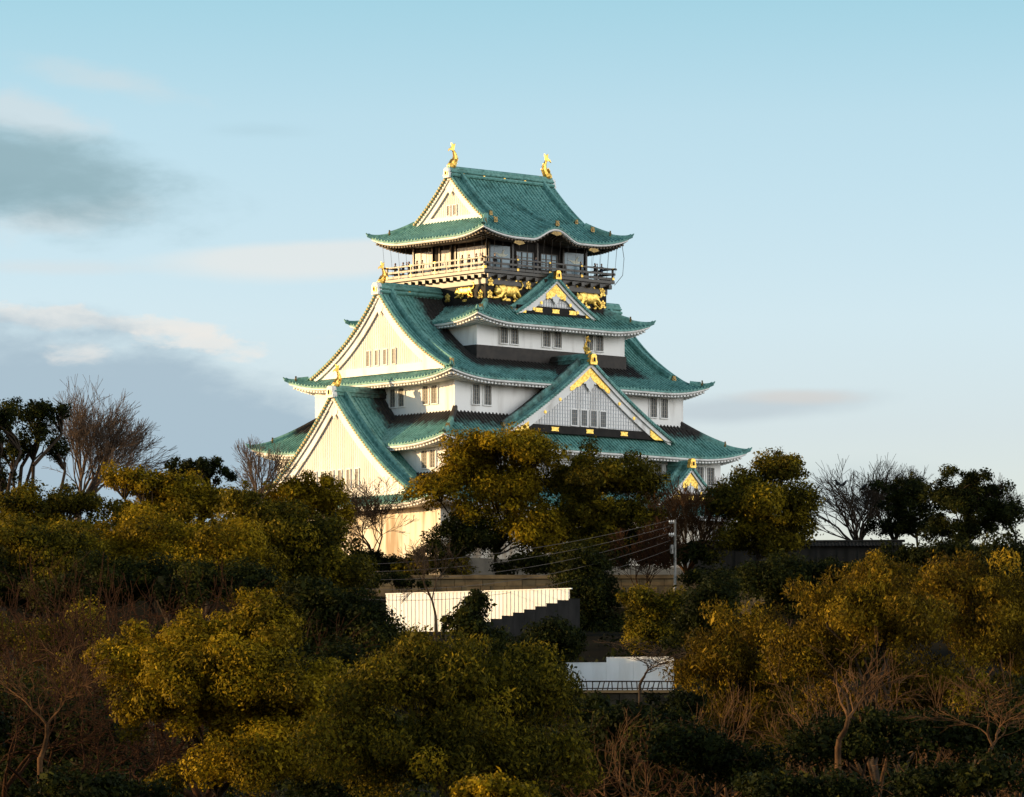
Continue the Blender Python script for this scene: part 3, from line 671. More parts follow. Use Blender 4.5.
# top storey room
storey(5.5, 6.6, 56.9, 60.9, 'top_room_wall', LACQUER)
T = FR['left']
for u0, u1 in ((-5.3, -2.75), (-1.35, 0), (1.05, 5.4)):
    mb = MB(); mb.box(T, u0, u1, 6.6, 6.66, 57.0, 59.55)
    for k in range(1, int((u1-u0)/1.0)+1):
        u = u0+(u1-u0)*k/(int((u1-u0)/1.0)+1); mb.box(T, u-.04, u+.04, 6.66, 6.70, 57.0, 59.55)
    part(mb, 'white_panel', PLASTER)
for u in (-5.45, -2.6, -1.5, .15, .9, 5.45):
    mb = MB(); mb.box(T, u-.1, u+.1, 6.6, 6.78, 56.9, 60.3); part(mb, 'pillar', WOOD)
T = FR['front']
for u in (-6.5, -3.4, -.1, 3.4, 6.5):
    mb = MB(); mb.box(T, u-.12, u+.12, 5.5, 5.72, 56.9, 60.3); part(mb, 'pillar', WOOD)
crane_o = [(-1.0, .10), (-.55, .16), (-.2, .05), (.15, .10), (.5, .55), (.62, .50), (.42, .12), (.75, .0), (1.05, .12), (.9, -.1), (.5, -.22), (.0, -.25), (-.35, -.10), (-.6, .04)]
for u, sg in ((-4.95, 1), (4.95, 1)):
    mb = MB(); mb.box(T, u-1.3, u+1.3, 5.5, 5.56, 57.2, 59.6); o = part(mb, 'painted_panel', GLASS)
    cb = MB(); cb.plate(T, [(u+sg*a*.95, 58.75+b*.95) for a, b in crane_o], 5.56, 5.58); part(cb, 'painted_crane', CRANE, o)
for u0, u1 in ((-2.85, -.6), (.45, 2.6)):
    mb = MB(); mb.box(T, u0, u1, 5.5, 5.55, 57.6, 59.2, 0)
    for k in range(0, 4): x = u0+(u1-u0)*k/3; mb.box(T, x-.05, x+.05, 5.55, 5.62, 57.6, 59.2, 1)
    for k in range(0, 4): z = 57.6+1.6*k/3; mb.box(T, u0, u1, 5.55, 5.60, z-.04, z+.04, 1)
    part(mb, 'sliding_window', [GLASS, WOOD])
# safety wires between eave and balcony
nb_ = MB()
for i in range(17): u = -8.7+17.4*i/16; nb_.tube([(u, -7.8, 60.3), (u, -7.42, 56.9)], .018, 4)
for i in range(14): u = -7.4+14.8*i/13; nb_.tube([(-9.1, u, 60.3), (-8.72, u, 56.9)], .018, 4)
for i in range(14): u = -7.4+14.8*i/13; nb_.tube([(9.1, u, 60.3), (8.72, u, 56.9)], .018, 4)
part(nb_, 'safety_wires', CABLE, BAL)
nb_ = MB(); nb_.tube([(9.3, -7.9, 60.6), (9.5, -8.0, 59.2), (9.4, -7.9, 57.5), (8.75, -7.4, 56.5)], .03, 5); part(nb_, 'hanging_cable', CABLE, R4)

# ------------------------------------------------------------------ walls, fences, pole and cables below the keep
def seg_frame(p0, p1):
    p0, p1 = Vector(p0), Vector(p1); t = (p1-p0); ln = t.length; t.normalize(); nrm = Vector((t.y, -t.x, 0))
    return (lambda u, n, z: (p0.x+t.x*u+nrm.x*n, p0.y+t.y*u+nrm.y*n, z)), ln
def xy(px, d): return ((px-512)*d/F, d, 0)
def wall_root(name, label, cat, p):
    o = empty(name, p); tag(o, label, cat); return o
def block_courses(mb, T, u0, u1, n, z0, z1, hgt, seed, mi=0):      # rough stone blocks, each a little proud or sunk
    r = random.Random(seed); z = z0
    while z < z1-.05:
        h = min(hgt*r.uniform(.8, 1.2), z1-z); u = u0
        while u < u1-.05:
            w_ = min(hgt*r.uniform(1.0, 2.1), u1-u); o = r.uniform(-.05, .05)
            mb.box(T, u+.02, u+w_-.02, n-.4, n+o, z+.015, z+h-.015, mi); u += w_
        z += h
STONE_TAN = mat('tan_stone', (0.22, 0.15, 0.075), (0.11, 0.075, 0.04), 0.9, spec=0.03, scale=0.6, bump=0.5)
STONE_DARK = mat('dark_stone', (0.05, 0.042, 0.030), (0.022, 0.019, 0.014), 0.9, spec=0.03, scale=0.8, bump=0.6)
T, ln = seg_frame(xy(340, 498.2), xy(765, 497.0)); r0 = wall_root('stone_wall', 'long tan stone retaining wall behind the white fence and the utility pole', 'wall', T(0, 0, 20))
def wpart(mb, name, m_, root, **k): return mb.build(name, m_, root, off=tuple(root.location), **k)
mb = MB(); mb.box(T, 0, ln, -1.0, -.42, 18.5, 25.0); wpart(mb, 'wall_core', STONE_DARK, r0)
mb = MB(); block_courses(mb, T, 0, ln, .0, 19.0, 24.95, .9, 5); wpart(mb, 'stone_face', STONE_TAN, r0)
mb = MB(); mb.box(T, -.1, ln+.1, -1.1, .14, 25.0, 25.35); wpart(mb, 'coping', STONE_TAN, r0)
# white corrugated fence
T, ln = seg_frame(xy(386, 486), xy(571, 476)); r0 = wall_root('panel_fence', 'sunlit white corrugated panel fence below the castle', 'fence', T(0, 0, 19))
mb = MB(); n_ = int(ln/.40); rows = []
for i in range(n_):
    for o, h in ((0, 0), (.26, 0), (.30, -.05), (.36, -.05)): rows.append([T(i*.40+o, h, 18.6), T(i*.40+o, h, 23.0)])
mb.grid(rows); wpart(mb, 'corrugated_panel', FENCE_WHITE, r0)
mb = MB(); mb.box(T, -.05, ln+.05, -.16, .05, 23.0, 23.1); wpart(mb, 'top_rail', FENCE_WHITE, r0)
for i in range(6):
    mb = MB(); u = ln*(i+.1)/5.2; mb.box(T, u-.06, u+.06, -.30, -.12, 18.6, 23.0); wpart(mb, 'fence_post', FENCE_GREY, r0)
# stepped grey wall
T, ln = seg_frame(xy(446, 471), xy(580, 474.6)); r0 = wall_root('stepped_wall', 'dark grey panel wall with a stepped top beside the white fence', 'wall', T(0, 0, 17))
mb = MB(); n_ = 12
for i in range(n_):
    px = 446+134*(i+.5)/n_; yt = 634-36*min(1, max(0, (i+.5)/(n_-1)))
    mb.box(T, ln*i/n_, ln*(i+1)/n_-.015, -.12, .0, 16.5, (850-yt)*472/F)
wpart(mb, 'wall_panel', FENCE_GREY, r0)
mb = MB()
for i in range(n_):
    yt = 634-36*min(1, max(0, (i+.5)/(n_-1))); z = (850-yt)*472/F
    mb.box(T, ln*i/n_-.01, ln*(i+1)/n_-.005, -.15, .03, z, z+.06)
wpart(mb, 'step_cap', FENCE_GREY, r0)
# lower white fence in shade
T, ln = seg_frame(xy(566, 421), xy(674, 419)); r0 = wall_root('panel_fence', 'bluish white flat panel fence in shade behind the dark railing', 'fence', T(0, 0, 12))
mb = MB()
for i in range(8):
    z1 = 14.95 if i > 2 else 14.55
    mb.box(T, ln*i/8+.006, ln*(i+1)/8-.006, -.05, 0, 11.9, z1)
wpart(mb, 'panel', FENCE_WHITE, r0)
mb = MB(); mb.box(T, 0, ln*3/8, -.09, .03, 14.55, 14.61); mb.box(T, ln*3/8, ln, -.09, .03, 14.95, 15.01); wpart(mb, 'top_rail', FENCE_WHITE, r0)
T, ln = seg_frame(xy(560, 416), xy(692, 416)); r0 = wall_root('stone_wall', 'low dark stone wall under the railing and the shaded fence', 'wall', T(0, 0, 9))
mb = MB(); mb.box(T, 0, ln, -1.4, -.42, 8.5, 12.1); wpart(mb, 'wall_core', STONE_DARK, r0)
mb = MB(); block_courses(mb, T, 0, ln, 0, 8.7, 12.05, .75, 9); wpart(mb, 'stone_face', STONE_DARK, r0)
mb = MB(); mb.box(T, -.1, ln+.1, -1.5, .15, 12.1, 12.32); wpart(mb, 'coping', STONE_TAN, r0)
T, ln = seg_frame(xy(566, 415.9), xy(676, 415.9)); r0 = wall_root('railing', 'dark wooden railing with slanting pickets on the low stone wall', 'railing', T(0, -.5, 12.3))
mb = MB(); mb.box(T, 0, ln, -.55, -.45, 12.95, 13.05); mb.box(T, 0, ln, -.54, -.46, 12.42, 12.5); wpart(mb, 'rail', BARK, r0)
r_ = random.Random(4)
for i in range(22):
    mb = MB(); u = ln*(i+.3)/22; a = r_.uniform(-.12, .22); mb.tube([T(u, -.5, 12.32), T(u+a, -.5, 12.96)], .05, 6); wpart(mb, 'picket', BARK, r0)
# dark roofed wall on the right
T, ln = seg_frame(xy(690, 536), xy(905, 534)); r0 = wall_root('roofed_wall', 'long dark wall with a low tiled coping below the bare tree on the right', 'wall', T(0, 0, 26.5))
DARKW = mat('weathered_boards', (0.05, 0.042, 0.035), (0.025, 0.022, 0.018), 0.85, spec=0.03, scale=1.2, stretch=(1, 1, .2))
mb = MB(); mb.box(T, 0, ln, -.3, 0, 26.0, 30.1); wpart(mb, 'wall_body', DARKW, r0)
mb = MB(); rows = []
for i in range(int(ln/.34)):
    for o, h in ((0, 0), (.1, 0), (.14, .07), (.26, .07), (.3, 0)): rows.append([T(i*.34+o, .45, 30.05+h), T(i*.34+o, -.15, 30.5+h), T(i*.34+o, -.75, 30.05+h)])
mb.grid(rows); mb.tube([T(0, -.15, 30.58), T(ln, -.15, 30.58)], .13, 8); wpart(mb, 'tiled_coping', DARKW, r0)
for i in range(11):
    mb = MB(); u = .5+(ln-1)*i/10; mb.box(T, u-.09, u+.09, 0.003, .09, 26.0, 30.0); wpart(mb, 'wall_post', DARKW, r0)
# poles and cables
def pole(px, d, ztop, label):
    p = W(px, 0, d); g0 = ground(d); r0 = empty('utility_pole', (p.x, d, g0)); tag(r0, label, 'utility pole')
    mb = MB(); mb.tube([(0, 0, -.3), (0, 0, ztop-g0)], [.15, .10], 12); mb.build('pole_shaft', CONCRETE, r0, True)
    for z in (ztop-.35-g0, ztop-1.5-g0):
        mb = MB(); mb.box(lambda u, n, zz: (u, -n, zz), -.55, .12, .10, .17, z, z+.08); mb.build('crossarm', CONCRETE, r0)
        for u in (-.5, -.32, -.15):
            mb = MB(); mb.tube([(u, -.18, z+.1), (u, -.18, z+.17), (u, -.18, z+.24), (u, -.18, z+.30)], [.05, .08, .05, .03], 8); mb.build('insulator', PLASTER, r0)
    mb = MB(); mb.tube([(-.3, -.05, ztop-3.1-g0), (-.3, -.05, ztop-2.3-g0)], .16, 10); mb.build('junction_drum', CONCRETE, r0)
    return [(p.x-.42+.0*i, d-.18, z) for i, z in enumerate((ztop-.05, ztop-.6, ztop-1.2, ztop-1.9, ztop-2.7))]
a_ = pole(675, 492, 30.1, 'pale concrete utility pole beside the reddish bare tree')
b_ = pole(335, 466, 24.6, 'concrete utility pole half hidden among trees left of the white fence')
WORDS = ('topmost', 'second highest', 'middle', 'second lowest', 'lowest')
for i, (p, q) in enumerate(zip(a_, b_)):
    p, q = Vector(p), Vector(q); pts = []
    for k in range(25):
        t = k/24; c_ = p.lerp(q, t); c_.z -= (.9+.25*i)*4*t*(1-t); pts.append(c_-p)
    mb = MB(); mb.tube(pts, .02, 5); o = mb.build('power_cable', CABLE, None, True); o.location = p
    tag(o, f'{WORDS[i]} of the thin power cables running left from the pale pole', 'cable', 'power cables below the castle')

# ------------------------------------------------------------------ trees
def rot_frame(n):
    h = np.where(np.abs(n[:, 2:3]) > .9, np.array([[1., 0, 0]]), np.array([[0, 0, 1.]]))
    t = np.cross(h, n); t /= np.linalg.norm(t, axis=1, keepdims=True)+1e-9
    return t, np.cross(n, t)
def unit(v): return v/(np.linalg.norm(v, axis=1, keepdims=True)+1e-9)
def leaf_mesh(clumps, n, size, rng, parent, m_, name='crown', droop=.0, aspect=.55):
    c = np.array([k[0] for k in clumps]); r = np.array([k[1] for k in clumps])
    w = (r.prod(1))**(2/3); idx = rng.choice(len(clumps), n, p=w/w.sum())
    d = unit(rng.normal(size=(n, 3))); f = rng.random(n)[:, None]**.28*1.06; f = np.where(rng.random((n, 1)) < .05, f*rng.uniform(1.0, 1.45, (n, 1)), f)
    tone = rng.normal(0, .15, len(clumps))
    pos = c[idx]+d*r[idx]*f+rng.normal(0, size*.6, (n, 3))
    nr = unit(d*1.0+rng.normal(size=(n, 3))*.55+np.array([[0, 0, .25]]))
    t, b = rot_frame(nr); a = rng.random(n)[:, None]*6.283
    t2 = t*np.cos(a)+b*np.sin(a); b2 = -t*np.sin(a)+b*np.cos(a)
    if droop: t2 = unit(t2*(1-droop)+np.array([[0, 0, -1.]])*droop); b2 = unit(np.cross(nr, t2)); 
    s = size*np.exp(rng.normal(0, .38, (n, 1)))*.5
    v = np.stack([pos-t2*s, pos+b2*s*aspect+nr*s*.12, pos+t2*s, pos-b2*s*aspect+nr*s*.12], 1).reshape(-1, 3)
    fa = np.arange(n*4).reshape(n, 4)
    tint = np.clip(.5+tone[idx]+rng.normal(0, .17, n)-.03, 0, 1)
    return np_mesh(name, v-np.array(parent.location), fa, m_, parent, tint)
def prism(segs, sides=4):
    p0 = np.array([s[0] for s in segs], float); p1 = np.array([s[1] for s in segs], float)
    r0 = np.array([s[2] for s in segs])[:, None]; r1 = np.array([s[3] for s in segs])[:, None]
    t, b = rot_frame(unit(p1-p0)); rows = []
    for p, r in ((p0, r0), (p1, r1)):
        for k in range(sides):
            a = 2*math.pi*k/sides; rows.append(p+(t*math.cos(a)+b*math.sin(a))*r)
    v = np.stack(rows, 1).reshape(-1, 3); n = len(segs); base = np.arange(n)[:, None]*2*sides
    f = np.concatenate([np.concatenate([base+k, base+(k+1) % sides, base+sides+(k+1) % sides, base+sides+k], 1) for k in range(sides)])
    return v, f
def limb(rng, p, q, r0, r1, n=5, wob=.06):
    p, q = np.array(p, float), np.array(q, float); ln = np.linalg.norm(q-p); pts = []
    for k in range(n+1):
        t = k/n; c = p+(q-p)*t; c[2] += ln*.10*math.sin(math.pi*t)
        if 0 < k < n: c += rng.normal(0, ln*wob, 3)*np.array([1, 1, .4])
        pts.append(c)
    return [(pts[k], pts[k+1], r0+(r1-r0)*k/n, r0+(r1-r0)*(k+1)/n) for k in range(n)], pts
ALL_SEGS = {}
def evergreen(label, d, bx, lobes, m_=L_GREEN, leaf=3.0, cover=5.0, kind='evergreen_tree', group=None, seed=1, dep=.9, ck=.36, droop=0.0, bark=BARK, aspect=.55, fill=True):
    rng = np.random.default_rng(seed); k = d/F; b = W(bx, 0, d); g0 = ground(d)
    root = empty(kind, (b.x, d, g0)); tag(root, label, 'shrub' if kind == 'shrub' else 'tree', group)
    clumps = []; limbs = []; area = 0; L3 = []
    GR = 1.28; mids = [((a[0]+b_[0])/2, (a[1]+b_[1])/2, (a[2]+b_[2])*.42, (a[3]+b_[3])*.42) for a, b_ in zip(lobes, lobes[1:])]
    lobes = [(a, b_, c_*GR, e*GR) for a, b_, c_, e in lobes]+(mids if fill else [])
    for (px, py, rx, ry) in lobes:
        dz = rng.uniform(-.5, .5)*rx*k*dep
        c = np.array(W(px, py, d)); c[0] *= (d+dz)/d; c[1] = d+dz; c[2] *= (d+dz)/d
        R = np.array([rx*k, rx*k*dep, ry*k]); L3.append((c, R)); area += math.pi*rx*ry
        m = max(7, int(8+rx*ry/110)); m = min(m, 22)
        for _ in range(m):
            dv = rng.normal(size=3); dv /= np.linalg.norm(dv); dv[2] = dv[2] if dv[2] > -.5 else -dv[2]*.5
            rr = ck*min(R[0], R[2])*rng.uniform(.55, 1.35)*1.05
            clumps.append((c+dv*(R-rr*.6)*rng.uniform(.45, 1.12), np.array([rr*1.1, rr*1.1, rr*.85])))
    n = int(cover*1.25*area/(leaf*leaf*.5*.72)); leaf *= .85; leaf_mesh(clumps, n, leaf*k, rng, root, m_, droop=droop, aspect=aspect)
    zlow = min(c[2]-R[2] for c, R in L3); top = max(c[2] for c, _ in L3); H = max(top-g0, .5)
    fork = np.array([b.x+rng.uniform(-.03, .03)*H, d, min(g0+H*.45, max(zlow+.15*(top-zlow), g0+.15*H))])
    r0 = max(.018*H, .9*k) if kind != 'shrub' else .02*H
    segs, _ = limb(rng, (b.x, d, g0-.3), fork, r0, r0*.72, 4, .02)
    for c, R in L3:
        s_, pts = limb(rng, fork, c, r0*.5, r0*.2, 5, .05); segs += s_
        near = sorted(clumps, key=lambda q: np.linalg.norm((q[0]-c)/R))[:14]
        for q, _ in near[:9]: segs += limb(rng, pts[-2], q, r0*.18, r0*.07, 3, .06)[0]
    v, f = prism(segs, 6); np_mesh('trunk', v-np.array(root.location), f, bark, root, smooth=True)
    return root
def bare(label, d, bx, top, half, m_=BARK_RED, levels=6, style='open', seed=1, group=None, lean=0.0, rmin=.17, name='bare_tree', basey=None, thick=1.0):
    stem = 0.0 if basey is None else (YH-basey)*d/F-ground(d)
    rng = np.random.default_rng(seed); R = random.Random(seed); k = d/F; b = W(bx, 0, d); g0 = ground(d)
    root = empty(name, (b.x, d, g0)); tag(root, label, 'tree', group)
    segs = []
    ang = {'fan': .34, 'open': .50, 'thicket': .62}[style]; wob = {'fan': .10, 'open': .13, 'thicket': .20}[style]; trop = {'fan': .035, 'open': .04, 'thicket': .0}[style]
    def grow(p, dr, ln, r, lev):
        ns = 3
        for i in range(ns):
            dr = dr+Vector((R.gauss(0, wob), R.gauss(0, wob), R.gauss(0, wob*.7)+trop)); dr.normalize(); q = p+dr*ln/ns
            segs.append((p.copy(), q.copy(), r, r*.88, lev)); p = q; r *= .88
            if lev > 0 and lev < levels and i < 2 and R.random() < (.16 if style == 'thicket' else .55): child(p, dr, ln*.72, r*.62, lev+1)
        if lev < levels:
            for _ in range(2 if R.random() < .65 else 3): child(p, dr, ln*R.uniform(.70, .90), r*.74, lev+1)
    def child(p, dr, ln, r, lev):
        a = Vector((R.gauss(0, 1), R.gauss(0, 1), R.gauss(0, 1))).cross(dr); a.normalize()
        grow(p, (dr*math.cos(ang)+a*math.sin(ang*R.uniform(.6, 1.5))).normalized(), ln, r, lev)
    if style == 'fan':
        segs.append((Vector((0, 0, 0)), Vector((0, 0, .25)), .1, .09, 0))
        for i in range(9):
            a = i*2.4; sp = R.uniform(.12, .95); grow(Vector((0, 0, .25)), Vector((math.cos(a)*sp+lean, math.sin(a)*sp, 1)).normalized(), .8, .045, 2)
    elif style == 'thicket':
        for i in range(4):
            a = i*1.7+R.random(); sp = R.uniform(.4, 1.5); grow(Vector((0, 0, 0)), Vector((math.cos(a)*sp+lean, math.sin(a)*sp, 1)).normalized(), .8, .05, 1)
    else: grow(Vector((0, 0, 0)), Vector((lean, 0, 1)).normalized(), 1.0, .07, 0)
    xs = np.array([s[1] for s in segs]); H = (YH-top)*k-g0-stem; h0 = np.percentile(xs[:, 2], 99.5); w0 = np.percentile(np.abs(xs[:, 0]-0), 93)
    sx = half*k/w0; sz = H/h0; rs = (sx*sz)**.5*thick; rm = rmin*k
    S = [((s[0].x*sx, s[0].y*sx, s[0].z*sz+stem), (s[1].x*sx, s[1].y*sx, s[1].z*sz+stem), max(s[2]*rs, rm), max(s[3]*rs, rm), s[4]) for s in segs]
    if stem: S.append(((0, 0, -.2), (0, 0, stem+.1), rs*(.11 if style == 'fan' else .085), rs*(.09 if style == 'fan' else .072), 0))
    cut = 2 if levels > 4 else 1
    lo = [s[:4] for s in S if s[4] <= cut]; hi = [s[:4] for s in S if s[4] > cut]
    v, f = prism(lo, 6); np_mesh('trunk', v, f, m_, root, smooth=True)
    v, f = prism(hi, 4); np_mesh('branches', v, f, m_, root)
    ALL_SEGS[label] = (root, S)
    return root
# around the foot of the keep
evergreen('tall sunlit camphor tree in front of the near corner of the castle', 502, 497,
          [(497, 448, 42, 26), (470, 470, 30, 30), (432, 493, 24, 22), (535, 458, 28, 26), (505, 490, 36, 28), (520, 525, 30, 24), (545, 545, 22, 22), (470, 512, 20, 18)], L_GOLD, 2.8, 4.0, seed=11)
evergreen('broad camphor tree between the tall sunlit one and the reddish bare tree', 502, 600,
          [(602, 474, 42, 26), (640, 487, 26, 24), (566, 482, 24, 22), (588, 515, 38, 26), (632, 520, 26, 24), (556, 535, 26, 24), (602, 545, 26, 18)], L_GREEN, 2.8, 4.6, seed=12)
evergreen('slim dark evergreen standing right of the white corrugated fence', 486, 588, [(586, 575, 26, 30), (590, 610, 26, 34), (600, 640, 24, 24)], L_DARK, 2.8, 5.0, seed=13)
evergreen('round topped camphor tree right of the castle against the sky', 503, 757,
          [(772, 473, 34, 20), (792, 470, 22, 18), (737, 503, 30, 27), (772, 510, 40, 32), (752, 545, 40, 24), (796, 535, 22, 30)], L_GREEN, 2.8, 4.6, seed=14)
evergreen('thin open evergreen left of the broad one on the right skyline', 524, 915, [(905, 487, 30, 12), (890, 508, 15, 13), (928, 498, 24, 16), (912, 525, 26, 16), (890, 530, 18, 14)], L_DARK, 2.4, 3.0, seed=15, ck=.32)
evergreen('broad flat topped evergreen on the right skyline', 514, 968, [(962, 482, 36, 13), (990, 495, 22, 15), (942, 500, 24, 16), (972, 512, 34, 18), (955, 535, 30, 18), (1000, 520, 22, 18)], L_DARK, 2.4, 3.6, seed=16, ck=.32)
evergreen('dark bushy evergreen at the right edge of the picture', 470, 1006, [(1010, 560, 32, 26), (978, 582, 38, 26), (1020, 590, 30, 30)], L_DARK, 3, 5, seed=17)
evergreen('dark evergreen under the right camphor tree, above the golden thicket', 468, 790, [(775, 580, 38, 24), (812, 578, 32, 24), (795, 605, 45, 26)], L_DARK, 3, 5, seed=18)
evergreen('dark evergreen in front of the long roofed wall', 470, 868, [(850, 582, 34, 22), (888, 586, 34, 24), (870, 605, 40, 26)], L_DARK, 3, 5, seed=19)
evergreen('dark evergreen between the bluish fence and the golden thicket', 445, 712, [(712, 605, 28, 30), (708, 640, 32, 34), (722, 675, 30, 30)], L_DARK, 3, 5, seed=20)
evergreen('olive shrub with golden tips under the utility pole', 458, 660, [(662, 612, 26, 24), (652, 640, 26, 22), (640, 600, 16, 16)], L_GREEN, 2.8, 5, 'shrub', seed=21)
evergreen('dark shrub left of the bluish white fence', 430, 548, [(545, 645, 26, 22), (566, 640, 20, 20), (548, 670, 26, 18)], L_DARK, 3, 5, 'shrub', seed=22)
evergreen('low shrub against the stone wall left of the tall camphor', 501, 428, [(428, 568, 24, 14), (405, 574, 22, 12), (450, 566, 20, 16)], L_GREEN, 2.6, 4, 'shrub', seed=23)
evergreen('dark shrub on the stone wall right of the tall camphor trunk', 501, 535, [(532, 565, 22, 15), (555, 568, 20, 15), (512, 570, 16, 12)], L_DARK, 2.6, 4, 'shrub', seed=24)
evergreen('dark shrub under the stained castle wall on the left', 503, 372, [(365, 568, 28, 14), (395, 566, 20, 12), (345, 560, 24, 18)], L_DARK, 2.6, 4, 'shrub', seed=25)
evergreen('sunlit leafy tree top in front of the large left gable', 492, 306, [(296, 494, 26, 14), (322, 486, 20, 12), (276, 502, 22, 14), (336, 502, 18, 16), (310, 515, 34, 18)], L_GOLD, 2.8, 4.5, seed=26)
# left hillside
evergreen('dark open crowned evergreen on the left skyline', 405, 38, [(30, 416, 26, 16), (56, 412, 18, 12), (40, 440, 22, 16), (14, 455, 20, 14), (58, 452, 12, 10)], L_DARK, 2.6, 3.6, seed=31, ck=.32, fill=False)
evergreen('dark evergreen cut by the left edge of the picture', 400, 0, [(-4, 420, 16, 16), (-6, 450, 18, 18), (-2, 480, 14, 14)], L_DARK, 2.6, 3.6, seed=32)
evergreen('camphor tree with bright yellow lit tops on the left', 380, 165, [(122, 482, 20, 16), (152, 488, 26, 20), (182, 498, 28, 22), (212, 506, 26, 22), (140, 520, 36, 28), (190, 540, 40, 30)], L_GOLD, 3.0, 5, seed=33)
evergreen('dark flat topped pine behind the yellow lit camphor', 428, 204, [(196, 466, 28, 9), (216, 476, 22, 10), (184, 478, 20, 9)], L_DARK, 2.6, 5, seed=34)
evergreen('deep green tree below the open crowned one at the left', 372, 55, [(30, 508, 34, 22), (82, 508, 32, 22), (10, 535, 30, 28), (62, 545, 45, 32), (110, 550, 30, 28)], L_GREEN, 3.0, 5, seed=35)
evergreen('large dark rounded tree left of the castle foot', 362, 285, [(250, 502, 24, 18), (262, 530, 44, 30), (312, 540, 38, 32), (235, 565, 42, 34), (290, 580, 55, 36), (340, 575, 30, 28)], L_GREEN, 3.0, 5, seed=36)
evergreen('dark tree between the large rounded one and the white fence', 310, 340, [(345, 612, 44, 28), (312, 606, 34, 26), (368, 640, 34, 32), (325, 650, 45, 36)], L_DARK, 3.2, 5, seed=37)
evergreen('dim tree behind the brown thicket at the left', 330, 150, [(150, 585, 55, 28), (90, 590, 45, 26), (215, 590, 48, 28)], L_DARK, 3.2, 5, seed=38)
evergreen('dim tree behind the brown thicket at the left edge', 335, 20, [(15, 590, 45, 28), (50, 600, 40, 24), (-20, 585, 40, 30)], L_DARK, 3.2, 5, seed=39)
# foreground
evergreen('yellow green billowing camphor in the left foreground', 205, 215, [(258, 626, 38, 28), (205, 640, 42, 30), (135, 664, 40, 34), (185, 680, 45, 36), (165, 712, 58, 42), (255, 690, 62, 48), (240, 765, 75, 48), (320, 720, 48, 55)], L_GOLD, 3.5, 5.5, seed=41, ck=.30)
evergreen('large olive tree with drooping leaves in the central foreground', 172, 450, [(440, 664, 48, 32), (395, 690, 52, 45), (490, 690, 62, 50), (540, 700, 38, 42), (360, 750, 56, 50), (450, 755, 85, 52), (545, 765, 50, 45)], L_GREEN, 4.5, 5.0, seed=42, ck=.34, droop=.45, aspect=.38)
evergreen('small dark spire shaped tree top before the white fence', 255, 474, [(476, 605, 14, 18), (468, 625, 22, 18), (480, 642, 26, 20)], L_DARK, 3.6, 5, seed=43)
evergreen('low yellow green bush at the bottom edge', 118, 495, [(495, 792, 32, 16), (478, 800, 25, 16), (515, 802, 25, 16)], L_GOLD, 5, 6, 'shrub', seed=44, droop=.2)
evergreen('golden brown leafy tree right of the shaded fence', 205, 738, [(740, 640, 40, 36), (715, 675, 32, 36), (765, 690, 48, 45), (735, 730, 48, 40)], L_BROWN, 3.7, 3.6, seed=45, droop=.5, aspect=.35, ck=.28)
evergreen('tallest golden brown leafy tree at the right', 198, 872, [(880, 585, 32, 34), (832, 615, 40, 36), (905, 620, 44, 36), (860, 655, 62, 42), (800, 660, 36, 40)], L_BROWN, 3.7, 3.4, seed=46, droop=.5, aspect=.35, ck=.28)
evergreen('golden brown leafy tree at the right edge', 202, 985, [(948, 592, 40, 34), (1000, 600, 40, 38), (960, 640, 50, 40), (1020, 650, 40, 45)], L_BROWN, 3.7, 3.4, seed=47, droop=.5, aspect=.35, ck=.28)
evergreen('dark evergreen in the bottom centre behind the bare twigs', 215, 630, [(610, 745, 52, 30), (660, 752, 52, 32), (630, 790, 70, 36)], L_DARK, 4.4, 5, seed=48)
evergreen('dark evergreen at the bottom behind the pale limbs', 222, 770, [(735, 760, 58, 36), (800, 745, 60, 40), (770, 800, 90, 36)], L_DARK, 4.4, 5, seed=49)
evergreen('dark evergreen in the bottom right corner', 222, 935, [(885, 745, 60, 42), (960, 730, 60, 45), (1020, 750, 50, 50), (930, 800, 100, 36)], L_DARK, 4.4, 5, seed=50)
evergreen('dark evergreen in the bottom left corner', 238, 45, [(20, 730, 55, 45), (75, 745, 50, 40), (40, 795, 80, 40), (120, 790, 50, 36)], L_DARK, 4.2, 5, seed=51)
evergreen('dark evergreen below the two trees of the right skyline', 482, 935, [(905, 562, 30, 16), (940, 558, 34, 18), (975, 562, 34, 18), (935, 585, 46, 22)], L_DARK, 3, 5, seed=52)
evergreen('dim tree low between the two foreground camphors', 262, 345, [(330, 690, 40, 40), (350, 740, 40, 40), (320, 790, 50, 40)], L_DARK, 4, 5, seed=53)
evergreen('dark evergreen low beside the stone wall under the railing', 300, 590, [(575, 715, 45, 18), (630, 720, 50, 16), (690, 715, 45, 24)], L_DARK, 3.6, 5, seed=54)
evergreen('dark evergreen left of the railing and the bluish fence', 420, 500, [(505, 658, 34, 24), (480, 680, 34, 24), (530, 684, 22, 20)], L_DARK, 3, 5, seed=55)
evergreen('tall evergreen added just outside the left edge to shade the brown thicket', 245, -85, [(-80, 620, 55, 35), (-110, 670, 60, 50), (-60, 680, 40, 50)], L_DARK, 6, 4, seed=56)  # out of view, put in to throw shade on the left thicket
evergreen('unseen evergreen added far outside the left edge to shade the central foreground tree', 170.5, -180, [(-190, 640, 70, 40), (-170, 710, 70, 50)], L_DARK, 6, 4, seed=58)  # unseen tree, added to keep the lower central crown in shade
evergreen('dark bushy tree under the near corner of the castle', 501, 462, [(455, 535, 24, 20), (482, 545, 22, 20), (440, 552, 20, 14)], L_DARK, 2.6, 4, seed=59)
evergreen('dark tree filling the slope below the open crowned evergreen', 350, 60, [(15, 560, 42, 22), (70, 562, 42, 22), (125, 560, 38, 22), (180, 560, 36, 22)], L_DARK, 3, 5, seed=60)
